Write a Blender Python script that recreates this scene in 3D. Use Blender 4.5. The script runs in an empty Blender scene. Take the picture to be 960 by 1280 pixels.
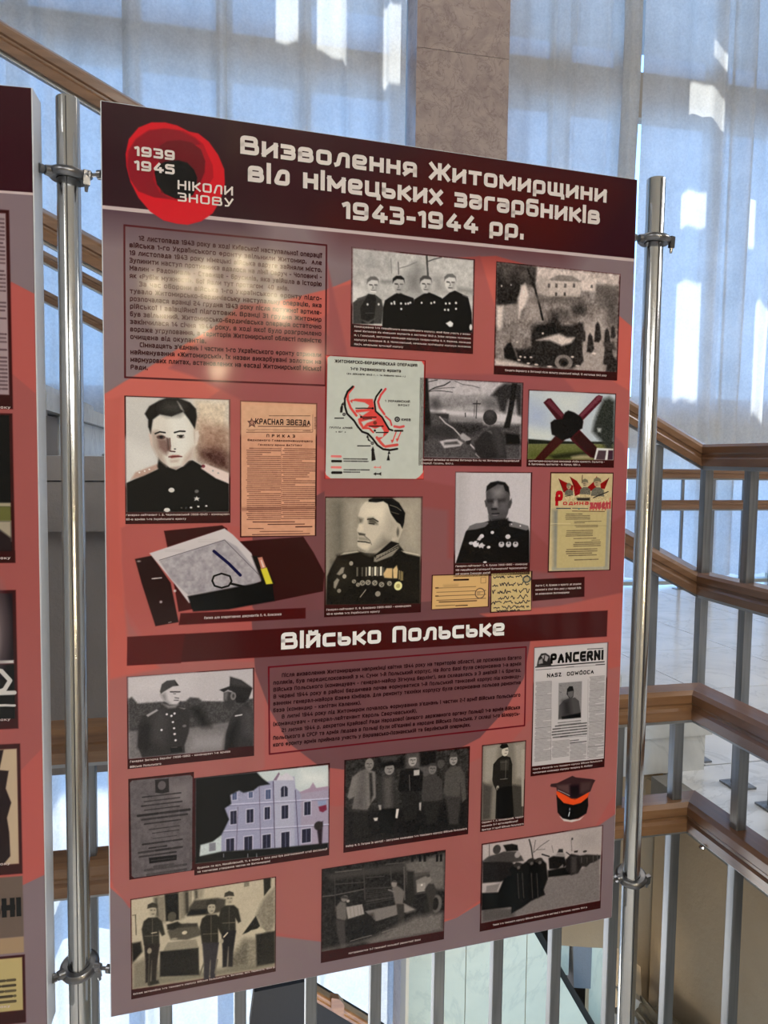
import bpy, bmesh, math, random
import numpy as np
from mathutils import Vector, Matrix

S = bpy.context.scene
COL = S.collection

# ------------------------------------------------------------------ camera
# world axes: X runs along the stair hall, Y towards the tall windows, Z up; floor of the gallery is z = 0
cam_d = bpy.data.cameras.new('camera')
cam_d.sensor_fit = 'HORIZONTAL'
cam_d.sensor_width = 36.0
cam_d.lens = 36.0
cam_d.clip_start = 0.02
cam_d.clip_end = 400
cam = bpy.data.objects.new('camera', cam_d)
COL.objects.link(cam)
fwd = Vector((0.2242, 0.9722, -0.0676)).normalized()
rgt = Vector((0.9743, -0.2239, 0.0133))
rgt = (rgt - fwd * rgt.dot(fwd)).normalized()
upv = rgt.cross(fwd)
M = Matrix.Identity(4)
for i in range(3):
    M[i][0] = rgt[i]; M[i][1] = upv[i]; M[i][2] = -fwd[i]
M[2][3] = 1.5
cam.matrix_world = M
S.camera = cam

# ------------------------------------------------------------------ view, sky, sun, fill lights
S.view_settings.view_transform = 'Standard'
S.view_settings.look = 'None'
S.view_settings.gamma = 1.0
S.view_settings.use_curve_mapping = False
S.view_settings.exposure = 0.0
S.cycles.max_bounces = 8
S.cycles.transparent_max_bounces = 16

w = bpy.data.worlds.new('sky'); S.world = w; w.use_nodes = True
nt = w.node_tree; nt.nodes.clear()
tc = nt.nodes.new('ShaderNodeTexCoord'); sx_ = nt.nodes.new('ShaderNodeSeparateXYZ'); cr = nt.nodes.new('ShaderNodeValToRGB')
nt.links.new(tc.outputs['Generated'], sx_.inputs[0]); nt.links.new(sx_.outputs[2], cr.inputs[0])
cr.color_ramp.elements[0].position = 0.0; cr.color_ramp.elements[0].color = (.36, .63, 1.0, 1)
cr.color_ramp.elements[1].position = 0.8; cr.color_ramp.elements[1].color = (.16, .40, 1.0, 1)
bg = nt.nodes.new('ShaderNodeBackground'); bg.inputs['Strength'].default_value = 3.9
wo = nt.nodes.new('ShaderNodeOutputWorld')
nt.links.new(cr.outputs[0], bg.inputs[0]); nt.links.new(bg.outputs[0], wo.inputs[0])

def sun(name, energy, color, direction, angle):
    l = bpy.data.lights.new(name, 'SUN'); l.energy = energy; l.color = color; l.angle = math.radians(angle)
    o = bpy.data.objects.new(name, l); COL.objects.link(o)
    o.rotation_euler = Vector(direction).to_track_quat('-Z', 'Y').to_euler()
    return o
sun('sun', 10.0, (1.0, 0.96, 0.88), (0.0, -0.50, -0.866), 0.3)

def area(name, loc, size, energy, color, direction):
    l = bpy.data.lights.new(name, 'AREA'); l.shape = 'RECTANGLE'; l.size = size[0]; l.size_y = size[1]
    l.energy = energy; l.color = color
    o = bpy.data.objects.new(name, l); COL.objects.link(o)
    o.location = loc; o.rotation_euler = Vector(direction).to_track_quat('-Z', 'Y').to_euler()
    return o
# added fill lights for the hall, with panels built around them further down
area('hall_fill_light', (0.6, -3.2, 4.35), (3.0, 1.0), 112, (0.94, 0.985, 1.0), (0, 0, -1))
area('hall_fill_light', (-2.5, -1.5, 4.35), (1.0, 3.0), 40, (0.94, 0.98, 1.0), (0, 0, -1))
area('hall_fill_light', (4.6, 0.8, 4.35), (1.0, 2.4), 110, (.97, 0.98, 1.0), (0, 0, -1))
area('hall_fill_light', (1.8, 3.6, 6.40), (5.0, .8), 22, (1.0, 0.84, 0.66), (0, .35, -1))  # added warm fill on the inner side of the curtains
# added fill lights under our gallery and on the lower floor, brightening the stairwell
area('stairwell_fill_light', (.60, 1.74, -.42), (1.4, .12), 22, (1.0, .88, .68), (.12, 1, -.25))
area('stairwell_fill_light', (-1.3, 3.6, -1.4), (1.2, .8), 26, (1.0, .95, .86), (.8, -.55, .25))

# ------------------------------------------------------------------ helpers
def lin(c):
    c = c / 255.0
    return c / 12.92 if c <= 0.04045 else ((c + 0.055) / 1.055) ** 2.4
def rgb(r, g, b, k=1.0):
    return (lin(r) * k, lin(g) * k, lin(b) * k, 1.0)

class MB:
    def __init__(self): self.v = []; self.f = []
    def add(self, vs, fs):
        n = len(self.v); self.v += [tuple(p) for p in vs]; self.f += [tuple(i + n for i in f) for f in fs]; return self
    def box(self, a, b):
        x0, y0, z0 = a; x1, y1, z1 = b
        return self.add([(x0,y0,z0),(x1,y0,z0),(x1,y1,z0),(x0,y1,z0),(x0,y0,z1),(x1,y0,z1),(x1,y1,z1),(x0,y1,z1)],
                        [(0,3,2,1),(4,5,6,7),(0,1,5,4),(1,2,6,5),(2,3,7,6),(3,0,4,7)])
    def cbox(self, c, s):
        return self.box([c[i] - s[i] / 2 for i in range(3)], [c[i] + s[i] / 2 for i in range(3)])
    def tube(self, pts, r, n=12, cap=True):
        pts = [Vector(p) for p in pts]; rs = r if isinstance(r, (list, tuple)) else [r] * len(pts)
        base = len(self.v); ref = None
        for i, p in enumerate(pts):
            d = (pts[min(i + 1, len(pts) - 1)] - pts[max(i - 1, 0)]).normalized()
            if ref is None: ref = Vector((0, 0, 1)) if abs(d.z) < .9 else Vector((1, 0, 0))
            a = d.cross(ref).normalized(); b = d.cross(a).normalized(); ref = a.cross(d).normalized() * 1.0
            ref = -b if ref.length == 0 else ref
            for k in range(n):
                t = 2 * math.pi * k / n
                self.v.append(tuple(p + (a * math.cos(t) + b * math.sin(t)) * rs[i]))
        for i in range(len(pts) - 1):
            for k in range(n):
                k2 = (k + 1) % n
                self.f.append((base + i*n + k, base + i*n + k2, base + (i+1)*n + k2, base + (i+1)*n + k))
        if cap:
            self.f.append(tuple(base + k for k in range(n))); self.f.append(tuple(base + (len(pts)-1)*n + k for k in reversed(range(n))))
        return self
    def lathe(self, c, prof, n=24):  # prof: (r, z) list, closed by caps when r = 0
        base = len(self.v); m = len(prof)
        for r, z in prof:
            for k in range(n):
                t = 2 * math.pi * k / n
                self.v.append((c[0] + r * math.cos(t), c[1] + r * math.sin(t), c[2] + z))
        for i in range(m - 1):
            for k in range(n):
                k2 = (k + 1) % n
                self.f.append((base+i*n+k, base+i*n+k2, base+(i+1)*n+k2, base+(i+1)*n+k))
        return self
    def prism(self, poly, y0, y1):   # polygon in XZ, extruded along Y
        n = len(poly)
        self.add([(x, y0, z) for x, z in poly] + [(x, y1, z) for x, z in poly],
                 [tuple(range(n)), tuple(range(2*n-1, n-1, -1))] + [(i, i + n, (i+1) % n + n, (i+1) % n) for i in range(n)])
        return self
    def sweep(self, path, prof, lo=0, hi=None):     # profile (w, h) along a 3D polyline, mitred in plan; only rings lo..hi are built
        P = [Vector(p) for p in path]; n = len(prof); base = len(self.v); hi = len(P) - 1 if hi is None else hi
        for i in range(lo, hi + 1):
            p = P[i]
            def side(a, b):
                d = (b - a); d.z = 0; d.normalize(); return Vector((d.y, -d.x, 0))
            if i == 0: s = side(P[0], P[1]); k = 1
            elif i == len(P) - 1: s = side(P[-2], P[-1]); k = 1
            else:
                s1 = side(P[i-1], p); s2 = side(p, P[i+1]); s = (s1 + s2).normalized(); k = 1 / max(.4, s.dot(s1))
            for wd, h in prof:
                self.v.append(tuple(p + s * wd * k + Vector((0, 0, h))))
        m = hi - lo
        for i in range(m):
            for k in range(n):
                k2 = (k + 1) % n
                self.f.append((base+i*n+k, base+(i+1)*n+k, base+(i+1)*n+k2, base+i*n+k2))
        self.f.append(tuple(base + k for k in range(n))); self.f.append(tuple(base + m*n + k for k in reversed(range(n))))
        return self
    def mesh(self, name):
        m = bpy.data.meshes.new(name); m.from_pydata(self.v, [], self.f)
        bm = bmesh.new(); bm.from_mesh(m); bmesh.ops.recalc_face_normals(bm, faces=bm.faces); bm.to_mesh(m); bm.free()
        return m

def obj(name, mb, mat, parent=None, loc=None, bevel=0, smooth=False, kind=None, label=None):
    me = mb.mesh(name) if isinstance(mb, MB) else mb
    if mat is not None and not me.materials: me.materials.append(mat)
    if smooth:
        me.shade_auto_smooth if False else None
        for p in me.polygons: p.use_smooth = True
    o = bpy.data.objects.new(name, me); COL.objects.link(o)
    if loc is not None: o.location = loc
    if parent is not None: o.parent = parent
    if bevel:
        b = o.modifiers.new('bevel', 'BEVEL'); b.width = bevel; b.segments = 2; b.limit_method = 'ANGLE'; b.angle_limit = math.radians(35)
    if kind: o['kind'] = kind
    if label: o['label'] = label
    return o
def smooth_by_angle(me, deg=40):
    for p in me.polygons: p.use_smooth = True
    bm = bmesh.new(); bm.from_mesh(me)
    for e in bm.edges:
        if len(e.link_faces) == 2 and e.calc_face_angle(0) > math.radians(deg): e.smooth = False
    bm.to_mesh(me); bm.free()
def empty(name, loc, label=None, cat=None, group=None, kind=None, rz=0, parent=None):
    o = bpy.data.objects.new(name, None); COL.objects.link(o); o.location = loc; o.rotation_euler = (0, 0, rz)
    o.empty_display_size = .1
    if label: o['label'] = label
    if cat: o['category'] = cat
    if group: o['group'] = group
    if kind: o['kind'] = kind
    if parent: o.parent = parent
    return o
def tag(o, label, cat, group=None):
    o['label'] = label; o['category'] = cat
    if group: o['group'] = group
    return o

# ------------------------------------------------------------------ materials
def mat(name, base, rough=.5, metal=0, spec=.5, coat=0, coat_rough=.1):
    m = bpy.data.materials.new(name); m.use_nodes = True
    b = m.node_tree.nodes['Principled BSDF']
    b.inputs['Base Color'].default_value = base; b.inputs['Roughness'].default_value = rough
    b.inputs['Metallic'].default_value = metal; b.inputs['Specular IOR Level'].default_value = spec
    b.inputs['Coat Weight'].default_value = coat; b.inputs['Coat Roughness'].default_value = coat_rough
    return m
def N(m, t, **kw):
    n = m.node_tree.nodes.new(t)
    for k, v in kw.items():
        if k in n.inputs: n.inputs[k].default_value = v
        else: setattr(n, k, v)
    return n
def LK(m, a, b): m.node_tree.links.new(a, b)
def coords(m, scale=(1, 1, 1), rot=(0, 0, 0), kind='Object'):
    t = N(m, 'ShaderNodeTexCoord'); mp = N(m, 'ShaderNodeMapping')
    mp.inputs['Scale'].default_value = scale; mp.inputs['Rotation'].default_value = rot
    LK(m, t.outputs[kind], mp.inputs['Vector']); return mp.outputs[0]
def ramp(m, fac, stops):
    r = N(m, 'ShaderNodeValToRGB'); e = r.color_ramp.elements
    while len(e) < len(stops): e.new(.5)
    for i, (p, c) in enumerate(stops): e[i].position = p; e[i].color = c
    LK(m, fac, r.inputs[0]); return r.outputs[0]
def noise(m, vec, scale, detail=4, rough=.55, dist=0):
    n = N(m, 'ShaderNodeTexNoise'); n.inputs['Scale'].default_value = scale; n.inputs['Detail'].default_value = detail
    n.inputs['Roughness'].default_value = rough; n.inputs['Distortion'].default_value = dist
    LK(m, vec, n.inputs['Vector']); return n.outputs['Fac']
def bump(m, h, strength=.2, dist=.002):
    b = N(m, 'ShaderNodeBump'); b.inputs['Strength'].default_value = strength; b.inputs['Distance'].default_value = dist
    LK(m, h, b.inputs['Height']); LK(m, b.outputs[0], m.node_tree.nodes['Principled BSDF'].inputs['Normal'])
def base(m, c): LK(m, c, m.node_tree.nodes['Principled BSDF'].inputs['Base Color'])

def wood(name, c1, c2, c3, axis, rough=.32):
    m = mat(name, c1, rough, coat=.35, coat_rough=.15)
    sc = [26, 26, 26]; sc[axis] = 1.6
    v = coords(m, tuple(sc))
    n1 = noise(m, v, 1.3, 6, .6, .6)
    base(m, ramp(m, n1, [(.25, c3), (.5, c1), (.75, c2)]))
    bump(m, n1, .15, .001); return m
WOOD_X = wood('varnished_wood_x', (.25, .125, .055, 1), (.33, .18, .085, 1), (.15, .068, .030, 1), 0)
WOOD_Y = wood('varnished_wood_y', (.17, .078, .038, 1), (.23, .112, .055, 1), (.10, .045, .022, 1), 1, .28)
WOOD_S = wood('varnished_wood_stair', (.20, .105, .055, 1), (.27, .145, .078, 1), (.12, .058, .030, 1), 0)
STEEL = mat('grey_painted_steel', (.26, .27, .285, 1), .4, .7)
vv = coords(STEEL, (60, 60, 3)); nn = noise(STEEL, vv, 1, 3)
base(STEEL, ramp(STEEL, nn, [(.3, (.17, .178, .19, 1)), (.7, (.31, .32, .335, 1))]))
FLATBAR = mat('dull_steel_bar', (.40, .41, .42, 1), .42, .7)
CHROME = mat('chromed_steel', (.60, .60, .59, 1), .14, 1.0)
vv = coords(CHROME, (2, 2, 90)); bump(CHROME, noise(CHROME, vv, 1, 3), .04, .001)
CAST = mat('cast_zinc', (.22, .22, .23, 1), .28, 1.0)
def marble(name, c1, c2, cv, scale, rough=.25, vein=.5):
    m = mat(name, c1, rough)
    v = coords(m, (1, 1, 1), kind='Object')
    n1 = noise(m, v, scale, 8, .65, 1.6); n2 = noise(m, v, scale * 1.6, 8, .62, 1.1)
    a = ramp(m, n1, [(.3, c2), (.6, c1)]); b = ramp(m, n2, [(.485, (1, 1, 1, 1)), (.5, (0, 0, 0, 1)), (.525, (1, 1, 1, 1))])
    mx = N(m, 'ShaderNodeMix'); mx.data_type = 'RGBA'
    inv = N(m, 'ShaderNodeMath', operation='MULTIPLY_ADD'); LK(m, b, inv.inputs[0]); inv.inputs[1].default_value = -vein; inv.inputs[2].default_value = vein
    LK(m, inv.outputs[0], mx.inputs[0]); LK(m, a, mx.inputs[6]); mx.inputs[7].default_value = cv
    base(m, mx.outputs[2]); return m
MARBLE_P = marble('warm_white_marble', (.80, .69, .46, 1), (.68, .59, .39, 1), (.40, .34, .23, 1), .9, .4, .22)
MARBLE_W = marble('white_marble', (.66, .67, .66, 1), (.50, .52, .53, 1), (.30, .32, .33, 1), 2.2, .22, .35)
MARBLE_F = marble('floor_marble', (.74, .74, .74, 1), (.60, .61, .63, 1), (.33, .34, .36, 1), 1.7, .16, .3)
MARBLE_C = marble('rosy_column_marble', (.50, .40, .35, 1), (.33, .25, .23, 1), (.20, .13, .12, 1), 5.0, .35, .6)
def plaster(name, c1, c2, sc=7, b=.5):
    m = mat(name, c1, .85, spec=.25); v = coords(m)
    base(m, ramp(m, noise(m, v, sc * .25, 6, .6), [(.3, c2), (.7, c1)]))
    bump(m, noise(m, v, sc * 9, 5, .65), b, .004); return m
PL_BEIGE = plaster('beige_plaster', (.52, .40, .26, 1), (.40, .30, .19, 1), 4)
PL_GREY = plaster('grey_rough_plaster', (.30, .27, .255, 1), (.24, .215, .205, 1), 6, .8)
PL_WALL = plaster('hall_wall_paint', (.46, .43, .38, 1), (.40, .37, .33, 1), 3, .2)
PL_CEIL = plaster('ceiling_paint', (.70, .69, .66, 1), (.62, .61, .58, 1), 3, .2)
STONE_EDGE = plaster('grey_stone_edge', (.30, .28, .25, 1), (.20, .19, .17, 1), 10, .6)
GROUND = plaster('pale_ground', (.20, .22, .24, 1), (.15, .17, .18, 1), .3, .1)
CONC = plaster('concrete', (.42, .41, .39, 1), (.34, .33, .32, 1), 2, .3)
FRAME = mat('window_frame_paint', (.60, .50, .38, 1), .5)
WHITE = mat('white_board_core', (.66, .69, .74, 1), .32)
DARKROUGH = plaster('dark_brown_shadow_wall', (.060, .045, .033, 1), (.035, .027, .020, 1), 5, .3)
DARK = mat('dark_metal', (.015, .015, .02, 1), .4, .3)
BLACKCLOTH = mat('black_cloth', (.012, .013, .018, 1), .8)
vv = coords(BLACKCLOTH); bump(BLACKCLOTH, noise(BLACKCLOTH, vv, 40), .3, .003)

GLASS = bpy.data.materials.new('window_glass'); GLASS.use_nodes = True; g = GLASS.node_tree; g.nodes.clear()
o_ = g.nodes.new('ShaderNodeOutputMaterial'); tr = g.nodes.new('ShaderNodeBsdfTransparent'); gl = g.nodes.new('ShaderNodeBsdfGlossy')
gl.inputs['Roughness'].default_value = .02; tr.inputs[0].default_value = (.93, .97, 1, 1)
mx = g.nodes.new('ShaderNodeMixShader'); mx.inputs[0].default_value = .07
g.links.new(tr.outputs[0], mx.inputs[1]); g.links.new(gl.outputs[0], mx.inputs[2]); g.links.new(mx.outputs[0], o_.inputs[0])

def curtain_mat(name, c, open_):
    m = bpy.data.materials.new(name); m.use_nodes = True; g = m.node_tree; g.nodes.clear()
    out = g.nodes.new('ShaderNodeOutputMaterial')
    tl = g.nodes.new('ShaderNodeBsdfTranslucent'); df = g.nodes.new('ShaderNodeBsdfDiffuse'); tp = g.nodes.new('ShaderNodeBsdfTransparent')
    v = coords(m, (1, 1, 1)); f1 = noise(m, v, 3.0, 5, .6); f2 = noise(m, v, 55, 4, .7)
    ad = N(m, 'ShaderNodeMath', operation='ADD'); LK(m, f1, ad.inputs[0]); LK(m, f2, ad.inputs[1])
    hf = N(m, 'ShaderNodeMath', operation='MULTIPLY'); LK(m, ad.outputs[0], hf.inputs[0]); hf.inputs[1].default_value = .5
    cc = ramp(m, hf.outputs[0], [(.38, tuple(x * .80 for x in c[:3]) + (1,)), (.62, c)])
    LK(m, cc, tl.inputs[0]); LK(m, cc, df.inputs[0])
    m1 = g.nodes.new('ShaderNodeMixShader'); m1.inputs[0].default_value = .38
    m2 = g.nodes.new('ShaderNodeMixShader'); m2.inputs[0].default_value = open_
    g.links.new(tl.outputs[0], m1.inputs[1]); g.links.new(df.outputs[0], m1.inputs[2])
    g.links.new(m1.outputs[0], m2.inputs[1]); g.links.new(tp.outputs[0], m2.inputs[2]); g.links.new(m2.outputs[0], out.inputs[0])
    return m
CURTAIN = curtain_mat('sheer_curtain_cloth', (.90, .89, .87, 1), .05)

# ================================================================== THE ROOM
def struct(name, mb, m, **k): return obj(name, mb, m, kind='structure', **k)
# gallery floor (L shape ends at the stairwell guard), landing slab and lower floor
struct('floor', MB().box((-3.5, -6.0, -.14), (1.14, 1.60, 0.0)), MARBLE_F)
LZ0 = 0.57                        # landing level
LX = 1.295                        # landing edge along the well
land = struct('floor', MB().box((LX, -6.0, .47), (7.0, 2.03, LZ0 - .02)).box((1.47, 2.03, .32), (7.0, 5.25, LZ0 - .02)), PL_BEIGE)
ts = .62; k = 0
tile_mesh = MB().box((0.002, 0.002, -.022), (ts - .002, ts - .002, 0)).mesh('tile'); tile_mesh.materials.append(MARBLE_F)
for i in range(9):
    for j in range(12):
        x = LX + .055 + i * ts; y = 5.23 - (j + 1) * ts
        if i == 0 and y > 1.5:
            if y < 2.0: obj('tile', MB().box((0.002, .002, -.022), (ts - .002, 2.03 - y, 0)), MARBLE_F, parent=land, loc=(x, y, LZ0))
            continue
        if x + ts > 7: continue
        o = obj('tile', tile_mesh, None, parent=land, loc=(x, y, LZ0))
for j in range(5):
    x = 1.50; y = 5.23 - (j + 1) * .639
    o = obj('tile', MB().box((0.002, .002, -.022), (LX + .055 + ts - x - .002, .637, 0)), MARBLE_F, parent=land, loc=(x, y, LZ0))
struct('trim_1', MB().box((LX - .012, -6.0, .485), (LX + .05, 1.985, LZ0 + .004)), STONE_EDGE)
struct('floor', MB().box((-3.5, 1.6, -3.5), (7.0, 5.9, -3.3)), MARBLE_F)
struct('wall_left', MB().box((-3.7, -6.2, -3.5), (-3.5, 6.0, 4.6)).box((-3.7, 1.6, 4.6), (-3.5, 6.0, 6.6)), PL_WALL)
struct('wall_right', MB().box((7.0, -6.2, -3.5), (7.2, 6.0, 4.6)).box((7.0, 1.6, 4.6), (7.2, 6.0, 6.6)), PL_WALL)
struct('wall_back', MB().box((-3.7, -6.2, -.25), (7.2, -6.0, 4.6)), PL_WALL)
struct('ceiling', MB().box((-3.7, -6.2, 4.45), (7.2, 2.2, 4.6)).box((-3.7, 2.2, 4.45), (7.2, 2.35, 6.6)).box((-3.7, 2.2, 6.5), (7.2, 6.0, 6.7)), PL_CEIL)
# wall of the stairwell under the landing edge, and under our own floor
struct('wall_well', MB().box((LX + .03, -6.0, -3.3), (LX + .23, 2.02, .47)), PL_BEIGE)
struct('wall_under', MB().box((-3.5, 1.45, -3.3), (.2, 1.58, -.14)), PL_BEIGE)

# ------------------------------------------------------------------ window wall
WY = 5.62
def window(n, x0, x1, xs, z0, z1, zs):
    e = empty('window_%d' % n, ((x0 + x1) / 2, WY, z0), kind='structure')
    def ch(name, mb, m):
        for i, v in enumerate(mb.v): mb.v[i] = (v[0] - (x0 + x1) / 2, v[1] - WY, v[2] - z0)
        return obj(name, mb, m, parent=e)
    ch('window_frame', MB().box((x0, WY - .05, z0), (x1, WY + .05, z0 + .09)).box((x0, WY - .05, z1 - .09), (x1, WY + .05, z1)).box((x0, WY - .05, z0 + .09), (x0 + .08, WY + .05, z1 - .09)).box((x1 - .08, WY - .05, z0 + .09), (x1, WY + .05, z1 - .09)), FRAME)
    for x in xs: ch('mullion', MB().box((x - .055, WY - .09, z0 + .09), (x + .055, WY + .06, z1 - .09)), FRAME)
    for a, b in zs: ch('transom', MB().box((x0 + .08, WY - .055, a), (x1 - .08, WY + .055, b)), FRAME)
    ex = [x0 + .08] + list(xs) + [x1 - .08]; ez = [z0 + .09] + [q for a, b in zs for q in (a, b)] + [z1 - .09]
    for i in range(len(ex) - 1):
        for j in range(0, len(ez), 2):
            ch('pane', MB().box((ex[i], WY - .004, ez[j]), (ex[i + 1], WY + .004, ez[j + 1])), GLASS)
window(1, -3.5, 1.38, (-2.7, -1.9, -1.2, -.48, .12, .66), .45, 6.5, ((1.62, 1.98), (4.12, 4.40)))
window(2, 2.10, 7.0, (2.62, 3.16, 3.97, 4.75, 5.5, 6.2), .45, 6.5, ((1.62, 2.03), (4.18, 4.52)))
window(3, -3.5, 1.38, (-2.7, -1.9, -1.2, -.48, .12, .66), -3.0, .05, ((-1.2, -1.1),))
struct('wall_lower_blocker', MB().box((2.08, 5.50, -3.0), (7.2, 5.75, .05)), PL_BEIGE)  # closed wall added in place of a window, cuts the blue light below
struct('wall_window', MB().box((-3.7, 5.50, .05), (1.40, 5.80, .45)).box((2.08, 5.50, .05), (7.2, 5.80, .45)).box((-3.7, 5.50, -3.5), (7.2, 5.8, -3.0)), PL_WALL)

# marble clad column between the two window bays
colm = empty('marble_column', (1.745, 5.45, -3.3), 'tall square column clad in pinkish brown marble between the curtained windows', 'column')
obj('core', MB().box((-.31, -.12, 0), (.31, .33, 9.8)), CONC, parent=colm)
zz = 0.0; hh = [1.05, 1.05, 1.05, 1.05, 1.05, 1.05, .95, .62, .62, 1.25, .1]
random.seed(4)
for q in range(9):
    h = 1.09
    obj('marble_panel', MB().box((-.338, -.16, 0.0015), (.338, -.121, h - .0015)), MARBLE_C, parent=colm, loc=(0, 0, zz))
    obj('marble_panel', MB().box((-.338, -.119, 0.0015), (-.311, .10, h - .0015)), MARBLE_C, parent=colm, loc=(0, 0, zz))
    obj('marble_panel', MB().box((.311, -.119, 0.0015), (.338, .10, h - .0015)), MARBLE_C, parent=colm, loc=(0, 0, zz))
    zz += h

# curtains: long sheer lengths with soft folds
def curtain(x0, x1, z0, z1, label, seed, folds, y=5.34, group='sheer curtains on the tall windows'):
    R = random.Random(seed); mb = MB(); nx = int((x1 - x0) / .02); nz = 14
    ph = [R.uniform(0, 6.28) for _ in range(6)]
    for j in range(nz + 1):
        t = j / nz; z = z0 + (z1 - z0) * t
        for i in range(nx + 1):
            x = x0 + (x1 - x0) * i / nx
            yy = .020 * math.sin(x * 7.3 + ph[0] + .25 * z) + .013 * math.sin(x * 17 + ph[1] - .3 * z) + .006 * math.sin(x * 41 + ph[2])
            for fx, wd, amp in folds:
                d = (x - fx - .02 * math.sin(z * .8 + fx)) / wd
                if abs(d) < 1: yy -= amp * (.5 + .5 * math.cos(math.pi * d)) ** .7
            zz_ = z if j else z + .012 * math.sin(x * 19)
            mb.v.append((x, y + yy, zz_))
    for j in range(nz):
        for i in range(nx):
            a = j * (nx + 1) + i; mb.f.append((a, a + 1, a + nx + 2, a + nx + 1))
    o = obj('curtain', mb, CURTAIN, smooth=True)
    tag(o, label, 'curtain'); return o
curtain(-3.4, -.44, .62, 6.4, 'sheer white curtain far left, behind the stair handrail at the top left', 1, ((-1.0, .05, .06), (-2, .06, .06)))
curtain(-.52, .14, .62, 6.4, 'sheer curtain length above the left part of the big board', 2, ((-.47, .06, .05), (.09, .05, .05)), y=5.31)
curtain(.09, 1.345, .62, 6.4, 'sheer bluish curtain directly left of the marble column', 3, ((.66, .035, .05), (.95, .03, .04), (1.2, .04, .05)))
curtain(2.09, 3.12, .62, 6.4, 'sheer bluish curtain directly right of the marble column', 4, ((2.45, .03, .05), (2.60, .03, .05), (2.85, .03, .03)))
curtain(3.17, 3.96, .62, 6.4, 'sheer curtain behind the top of the right chrome pole', 5, ((3.80, .05, .08),))
curtain(3.93, 6.9, .62, 6.4, 'sheer curtain with deep folds at the right edge of the view', 6, ((4.02, .05, .09), (4.28, .03, .06), (4.5, .06, .09), (5.2, .08, .09), (6, .08, .09)))
# the gathered length hangs as a roll in front of the mullion
mb = MB(); pts = []; 
for j in range(24):
    z = .62 + j * .25; pts.append((2.985 + .012 * math.sin(j * .5), 5.215, z))
n = 28
for p in pts:
    for k in range(n):
        a = 2 * math.pi * k / n; r = .058 + .007 * math.sin(a * 7 + p[2]); mb.v.append((p[0] + r * math.cos(a), p[1] + r * math.sin(a), p[2]))
for j in range(len(pts) - 1):
    for k in range(n):
        mb.f.append((j*n + k, j*n + (k+1) % n, (j+1)*n + (k+1) % n, (j+1)*n + k))
tag(obj('curtain', mb, CURTAIN, smooth=True), 'gathered roll of beige sheer curtain left of the right chrome pole top', 'curtain')
curtain(-3.4, 1.34, -3.1, .04, 'sheer curtain of the lower storey window, seen through the railing', 8, ((-1.0, .05, .06), (-.4, .05, .06), (.3, .05, .07), (.8, .05, .07)))

# outside: ground, and an added flat mask, cut to shape the sun patches on the curtains
cuts = []
CZ, CY0, CY1 = 7.1, 5.85, 9.9
for x0_, x1_, z0_, z1_ in ((3.56, 3.81, 4.02, 4.36), (3.51, 3.74, 3.28, 3.57), (3.50, 3.72, 1.98, 2.90), (3.76, 3.86, 4.55, 4.70), (.45, .60, 4.25, 4.95), (.73, .92, 4.18, 4.78), (1.17, 1.33, 4.10, 4.65), (4.10, 4.15, 3.20, 3.85), (4.20, 4.30, 1.90, 2.80), (5.0, 5.3, 3.4, 3.9)):
    cuts.append((x0_, x1_, 5.34 + (CZ - z1_) * .5 / .866, 5.34 + (CZ - z0_) * .5 / .866))
xsC = sorted({-9.0, 12.0} | {c[0] for c in cuts} | {c[1] for c in cuts})
mbc = MB()
for i in range(len(xsC) - 1):
    xa, xb = xsC[i], xsC[i + 1]; ys = sorted([(c[2], c[3]) for c in cuts if c[0] <= xa and c[1] >= xb]); y = CY0
    for ya, yb in ys:
        if ya > y: mbc.box((xa, y, CZ), (xb, ya, CZ + .03))
        y = max(y, yb)
    if y < CY1: mbc.box((xa, y, CZ), (xb, CY1, CZ + .03))
struct('sun_mask', mbc, CONC)  # unseen slab added to block the sun except through its openings
struct('ground_outside', MB().box((-80, 5.9, -4.4), (80, 160, -4.2)), GROUND)

# ------------------------------------------------------------------ the upper flight
TR, RI = .312, .155
X0 = 1.475; Y0, Y1 = 2.00, 5.10
st = empty('staircase', (X0, Y0, LZ0), 'wide white marble staircase rising to the left behind the big board', 'staircase')
NST = 14
poly = [(X0 + .0, LZ0 - .0)]
for i in range(NST):
    xa = X0 - i * TR; z0 = LZ0 + i * RI
    # riser slab + tread slab of one step
    obj('step', MB().box((-TR, 0.0, RI - .045), (.02, Y1 - Y0, RI)).box((-TR + .0, 0.006 if i < 3 else .275, 0.0), (0, Y1 - Y0 - .006, RI - .047)), MARBLE_W, parent=st, loc=(-i * TR, 0, i * RI))
# plastered cheek wall under the flight
ck = MB(); x_end = X0 - NST * TR
pl = [(X0 - .004, .30), (X0 - .004, LZ0)]
prof = []
for i in range(NST):
    xa = X0 - i * TR - .004; prof.append((xa, LZ0 + i * RI - .002)); prof.append((xa - TR, LZ0 + i * RI - .002))
soff = [(x_end, .70), (.92, .69), (.985, .60), (1.02, .30), (1.03, .055), (1.13, .035), (1.22, .02), (1.30, -.05), (1.34, -.6), (X0 - .004, -.6)]
XS = X0 - .004 - 3 * TR
right = [p for p in prof if p[0] >= XS - 1e-6]; left = [p for p in prof if p[0] <= XS + 1e-6][1:]
ck.prism(right[::-1] + [(X0 - .004, -.6), (1.34, -.6), (1.30, -.05), (1.22, .02), (1.13, .035), (1.03, .055), (1.02, .30), (.985, .60), (.92, .69), (XS, .69)], Y0 + .03, Y0 + .27)
struct('wall_stair', ck, PL_BEIGE)
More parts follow.
